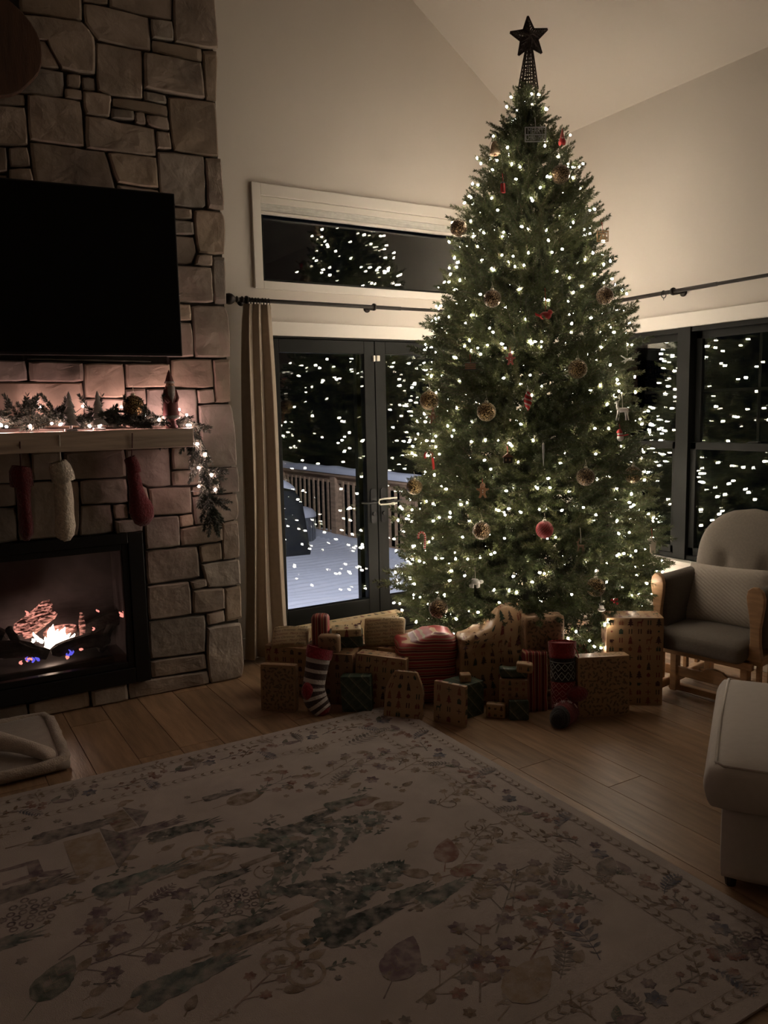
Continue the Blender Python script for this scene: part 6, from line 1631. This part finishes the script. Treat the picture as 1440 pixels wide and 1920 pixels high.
for k in range(330):
    x, y = rg.uniform(-hx + .32, hx - .32), rg.uniform(-hy + .32, hy - .32); q = rg.random()
    if q < .5: m_flower(x, y, rg.uniform(.012, .022), rg.choice((TAN, GREY, BRN)))
    elif q < .8: m_sprig(x, y, rg.uniform(-.6, .9), rg.uniform(.06, .11), rg.choice((TAN, GREY, GRN)))
    else: m_leaf(x, y, rg.uniform(-.6, .9), .06, rg.choice((TAN, BRN)))
for cx, cy in ((60, 1632), (-120, 1750)):
    x, y = W2(cx, cy)
    for P_ in icon('deer'): put([(x + q * .24, y - p * .24) for p, q in P_], PUR)
for k in range(9):        # scrolled vines
    cx, cy = rg.choice(((480, 1680), (500, 1630), (560, 1720), (910, 1560), (860, 1500), (720, 1700)))
    x, y = W2(cx + rg.uniform(-30, 30), cy + rg.uniform(-15, 15)); a = rg.random() * 6
    for i in range(12):
        r0 = .05 * (1 - i / 14); a1 = a + .5; line2(x + r0 * math.cos(a), y + r0 * math.sin(a), x + .05 * (1 - (i + 1) / 14) * math.cos(a1), y + .05 * (1 - (i + 1) / 14) * math.sin(a1), .006, BRN); a = a1
rp.build('printed_pattern', PRINT, rug, vcol=True, kind='stuff')

# ================================================================ pet mat and the dog's leg
FLEECE = M('beige_fleece', (.40, .325, .265), .98, var=.15, vs=40, bump=.8, bs=150, sheen=.4)
MATF = M('mat_velour', (.31, .255, .215), .98, var=.08, vs=20, bump=.3, bs=200, sheen=.3)
pm_ = thing('pet_mat', 'beige fleece pet mat with a rolled shaggy border in front of the fireplace', 'pet bed', (.06, 3.99, 0))
fuzz(MB().soft(.98, .70, .05, .024, 14, (-.02, 0, .026)), .006, 14).build('pad', MATF, pm_, smooth=True)
def roll(pts, r): 
    b = MB(); P_ = [Vector(p) for p in pts]; b.tube([lerp_path(P_, i / 40) for i in range(41)], [r * (1 + .12 * mnoise.noise(Vector((i * .6, r * 90, 0)))) for i in range(41)], 12); fuzz(b, .008, 60); return b
roll([(-.5, -.335, .036), (0, -.345, .036), (.42, -.335, .037), (.455, -.30, .037), (.462, 0, .036), (.47, .28, .034), (.44, .325, .034), (0, .335, .034), (-.5, .33, .034)], .027).build('rolled_border', FLEECE, pm_, smooth=True)
FURW = M('white_fur', (.50, .42, .36), .95, var=.15, vs=30, bump=.7, bs=180, sheen=.3)
dog = None
sk = bpy.data.meshes.new('dog')
J = [(-.72, 4.05, .19), (-.45, 4.07, .20), (-.20, 4.06, .19), (-.95, 4.02, .20), (-1.12, 3.96, .17), (-1.25, 3.92, .14),       # trunk to head
     (-.02, 4.07, .16), (.12, 4.02, .115), (.24, 3.93, .108), (.34, 3.82, .098), (.405, 3.745, .085), (.435, 3.705, .075),            # visible hind leg
     (-.05, 4.22, .13), (.08, 4.25, .10), (.15, 4.22, .09),                                                    # other hind leg
     (-.85, 3.85, .12), (-.80, 3.72, .09), (-.70, 3.66, .085), (-.88, 4.20, .12), (-.80, 4.26, .09),                      # front legs
     (-.12, 4.16, .15), (.02, 4.30, .12), (.10, 4.36, .11)]                                                          # tail
E_ = [(0, 1), (1, 2), (0, 3), (3, 4), (4, 5), (2, 6), (6, 7), (7, 8), (8, 9), (9, 10), (10, 11), (2, 12), (12, 13), (13, 14), (3, 15), (15, 16), (16, 17), (3, 18), (18, 19), (2, 20), (20, 21), (21, 22)]
Rk = [.15, .155, .14, .13, .085, .05, .105, .075, .050, .036, .034, .032, .09, .06, .03, .06, .04, .03, .06, .03, .05, .03, .015]
toe = []
for k, (dx, dy) in enumerate(((.044, -.002), (.034, -.030), (.006, -.044))):
    J.append((.435 + dx, 3.705 + dy, .062)); E_.append((11, len(J) - 1)); Rk.append(.017)
sk.from_pydata(J, E_, []); dog = bpy.data.objects.new('dog', sk); COL.objects.link(dog); sk.materials.append(FURW)
dog.modifiers.new('body', 'SKIN')
for i, r in enumerate(Rk): sk.skin_vertices[0].data[i].radius = (r, r * (1 if i > 5 else .9))
sk.skin_vertices[0].data[0].use_root = True
m = dog.modifiers.new('round', 'SUBSURF'); m.levels = 2; m.render_levels = 2
tag(dog, 'white furred dog lying on the mat, only its outstretched leg and paw in view', 'dog')
for q in (dog.modifiers['body'],): q.use_smooth_shade = True

# ================================================================ outside: deck, railing, covered grill, snow
SNOW = M('snow', (.80, .81, .86), .6, var=.04, vs=3, bump=.25, bs=30)
DECKW = M('weathered_cedar', (.48, .31, .19), .7, var=.3, vs=4, stretch=(8, 1, 8), objvar=.12, bump=.2, bs=30)
DZ = -.235
MB().box(.4, 5.2, YB + WT, 13.2, DZ - .2, DZ).build('terrace', DECKW, kind='structure')
f = MB()
def snowf(u, v):
    x, y = .4 + 4.8 * u, YB + WT + .02 + 8.2 * v
    return Vector((x, y, DZ + .012 + .035 + .010 * math.sin(y * 2 * PI / .145 + .3 * math.sin(x * 2)) + .03 * mnoise.noise(Vector((x * 1.3, y * 1.3, 0))) + .06 * max(0, (x - 4.7) / .5) ** 2))
f.grid(snowf, 70, 340); o = f.build('snow', SNOW, smooth=True, kind='stuff', label='white snow lying over the deck boards outside the patio doors', cat='snow')
XRL = 5.07
rl = thing('deck_railing', 'wooden deck railing with upright balusters outside the patio doors', 'railing', (XRL, 8.5, DZ))
f = MB(); f.box(XRL - .07, XRL + .09, 5.2, 12.9, .705, .745); f.build('cap_rail', DECKW, rl, world=True)
MB().box(XRL - .02, XRL + .02, 5.2, 12.9, .61, .705).build('top_rail', DECKW, rl, world=True)
MB().box(XRL - .02, XRL + .02, 5.2, 12.9, -.15, -.09).build('bottom_rail', DECKW, rl, world=True)
for y in (6.2, 7.95, 9.75, 11.5): MB().box(XRL - .06, XRL + .06, y - .07, y + .07, DZ, .705).build('post', DECKW, rl, world=True)
bal = MB().box(-.011, .011, -.018, .018, 0, .80).mesh('baluster', DECKW)
y = 5.3
while y < 12.9:
    if all(abs(y - q) > .10 for q in (6.2, 7.95, 9.75, 11.5)):
        o = obj_of('baluster', bal, rl); o.location = (-.0315, y - 8.5, -.16 - DZ)
    y += .15
f = MB(); 
def cap(u, v):
    y = 5.2 + 7.7 * v; a = PI * u; w = .095
    return Vector((XRL + .01 - w * math.cos(a), y, .745 + (.085 + .018 * mnoise.noise(Vector((y * 2.2, 0, 4)))) * math.sin(a) ** .5))
f.grid(cap, 11, 90); f.build('snow_cap', SNOW, smooth=True, kind='stuff', label='thick strip of snow lying along the top of the deck railing', cat='snow')
f = MB(); 
def cap2(u, v):
    y = 5.2 + 7.7 * v; a = PI * u; return Vector((XRL - .05 - .10 * math.cos(a), y, -.19 + (.10 + .03 * mnoise.noise(Vector((y * 3, 2, 4)))) * math.sin(a) ** .6))
f.grid(cap2, 9, 90); f.build('snow_drift', SNOW, smooth=True, kind='stuff', label='ridge of snow drifted against the foot of the deck railing', cat='snow')
COVER = M('black_grill_cover', (.022, .024, .028), .6, var=.2, vs=8, bump=.2, bs=12)
gp = at(536, 1050, Z=DZ)
g = thing('covered_grill', 'black covered barbecue grill with snow on its lid on the deck, beside the curtain', 'grill', (gp.x - .12, gp.y + .25, DZ))
ztop = zat(545, 905, gp.x, gp.y) - DZ
def gcov(u, v):
    a = 2 * PI * u; zz = ztop * v; k = 1 - .45 * max(0, (v - .72) / .28) ** 1.5
    rx, ry = (.52 - .14 * v + .04 * mnoise.noise(Vector((math.cos(a) * 2, math.sin(a) * 2, v * 3)))) * k, (.34 - .06 * v) * k
    c, s = math.cos(a), math.sin(a); e = .45
    return Vector((rx * math.copysign(abs(c) ** e, c), ry * math.copysign(abs(s) ** e, s), zz))
f = MB(); f.grid(gcov, 40, 14, closed_u=True); f.f.append(tuple(13 * 40 + i for i in range(40))); f.c.append((1, 1, 1)); f.build('cover', COVER, g, smooth=True)
f = MB(); f.grid(lambda u, v: Vector((.27 * math.cos(2 * PI * u) * math.cos(v * PI / 2) * 1.42, .20 * math.sin(2 * PI * u) * math.cos(v * PI / 2) * 1.5, ztop - .03 + .13 * math.sin(v * PI / 2) - .10 * max(0, math.cos(2 * PI * u) * math.cos(v * PI / 2)))), 24, 8, closed_u=True); f.build('snow_lid', SNOW, g, smooth=True)
dp = at(566, 1020, Z=DZ)
d_ = thing('metal_bin', 'round ribbed metal bin with a dome of snow beside the covered grill', 'bin', (dp.x, dp.y, DZ))
hz = zat(566, 968, dp.x, dp.y) - DZ; rb_ = .20
f = MB(); f.lathe([(rb_ * .9, 0), (rb_ * .94, hz * .1), (rb_, hz * .9), (rb_ * 1.04, hz * .95), (rb_ * 1.04, hz), (0, hz)], 28); f.build('drum', M('galvanised_metal', (.22, .23, .25), .45, metal=.5), d_)
f = MB()
for k in range(20): a = 2 * PI * k / 20; f.tube([(rb_ * .95 * math.cos(a), rb_ * .95 * math.sin(a), hz * .12), (rb_ * 1.0 * math.cos(a), rb_ * 1.0 * math.sin(a), hz * .88)], .008, 5)
f.build('ribs', M('galvanised_rib', (.28, .29, .31), .45, metal=.5), d_)
MB().lathe([(rb_ * 1.06, hz), (rb_ * 1.04, hz + .05), (rb_ * .8, hz + .10), (rb_ * .4, hz + .13), (0, hz + .135)], 24).build('snow_dome', SNOW, d_, smooth=True)
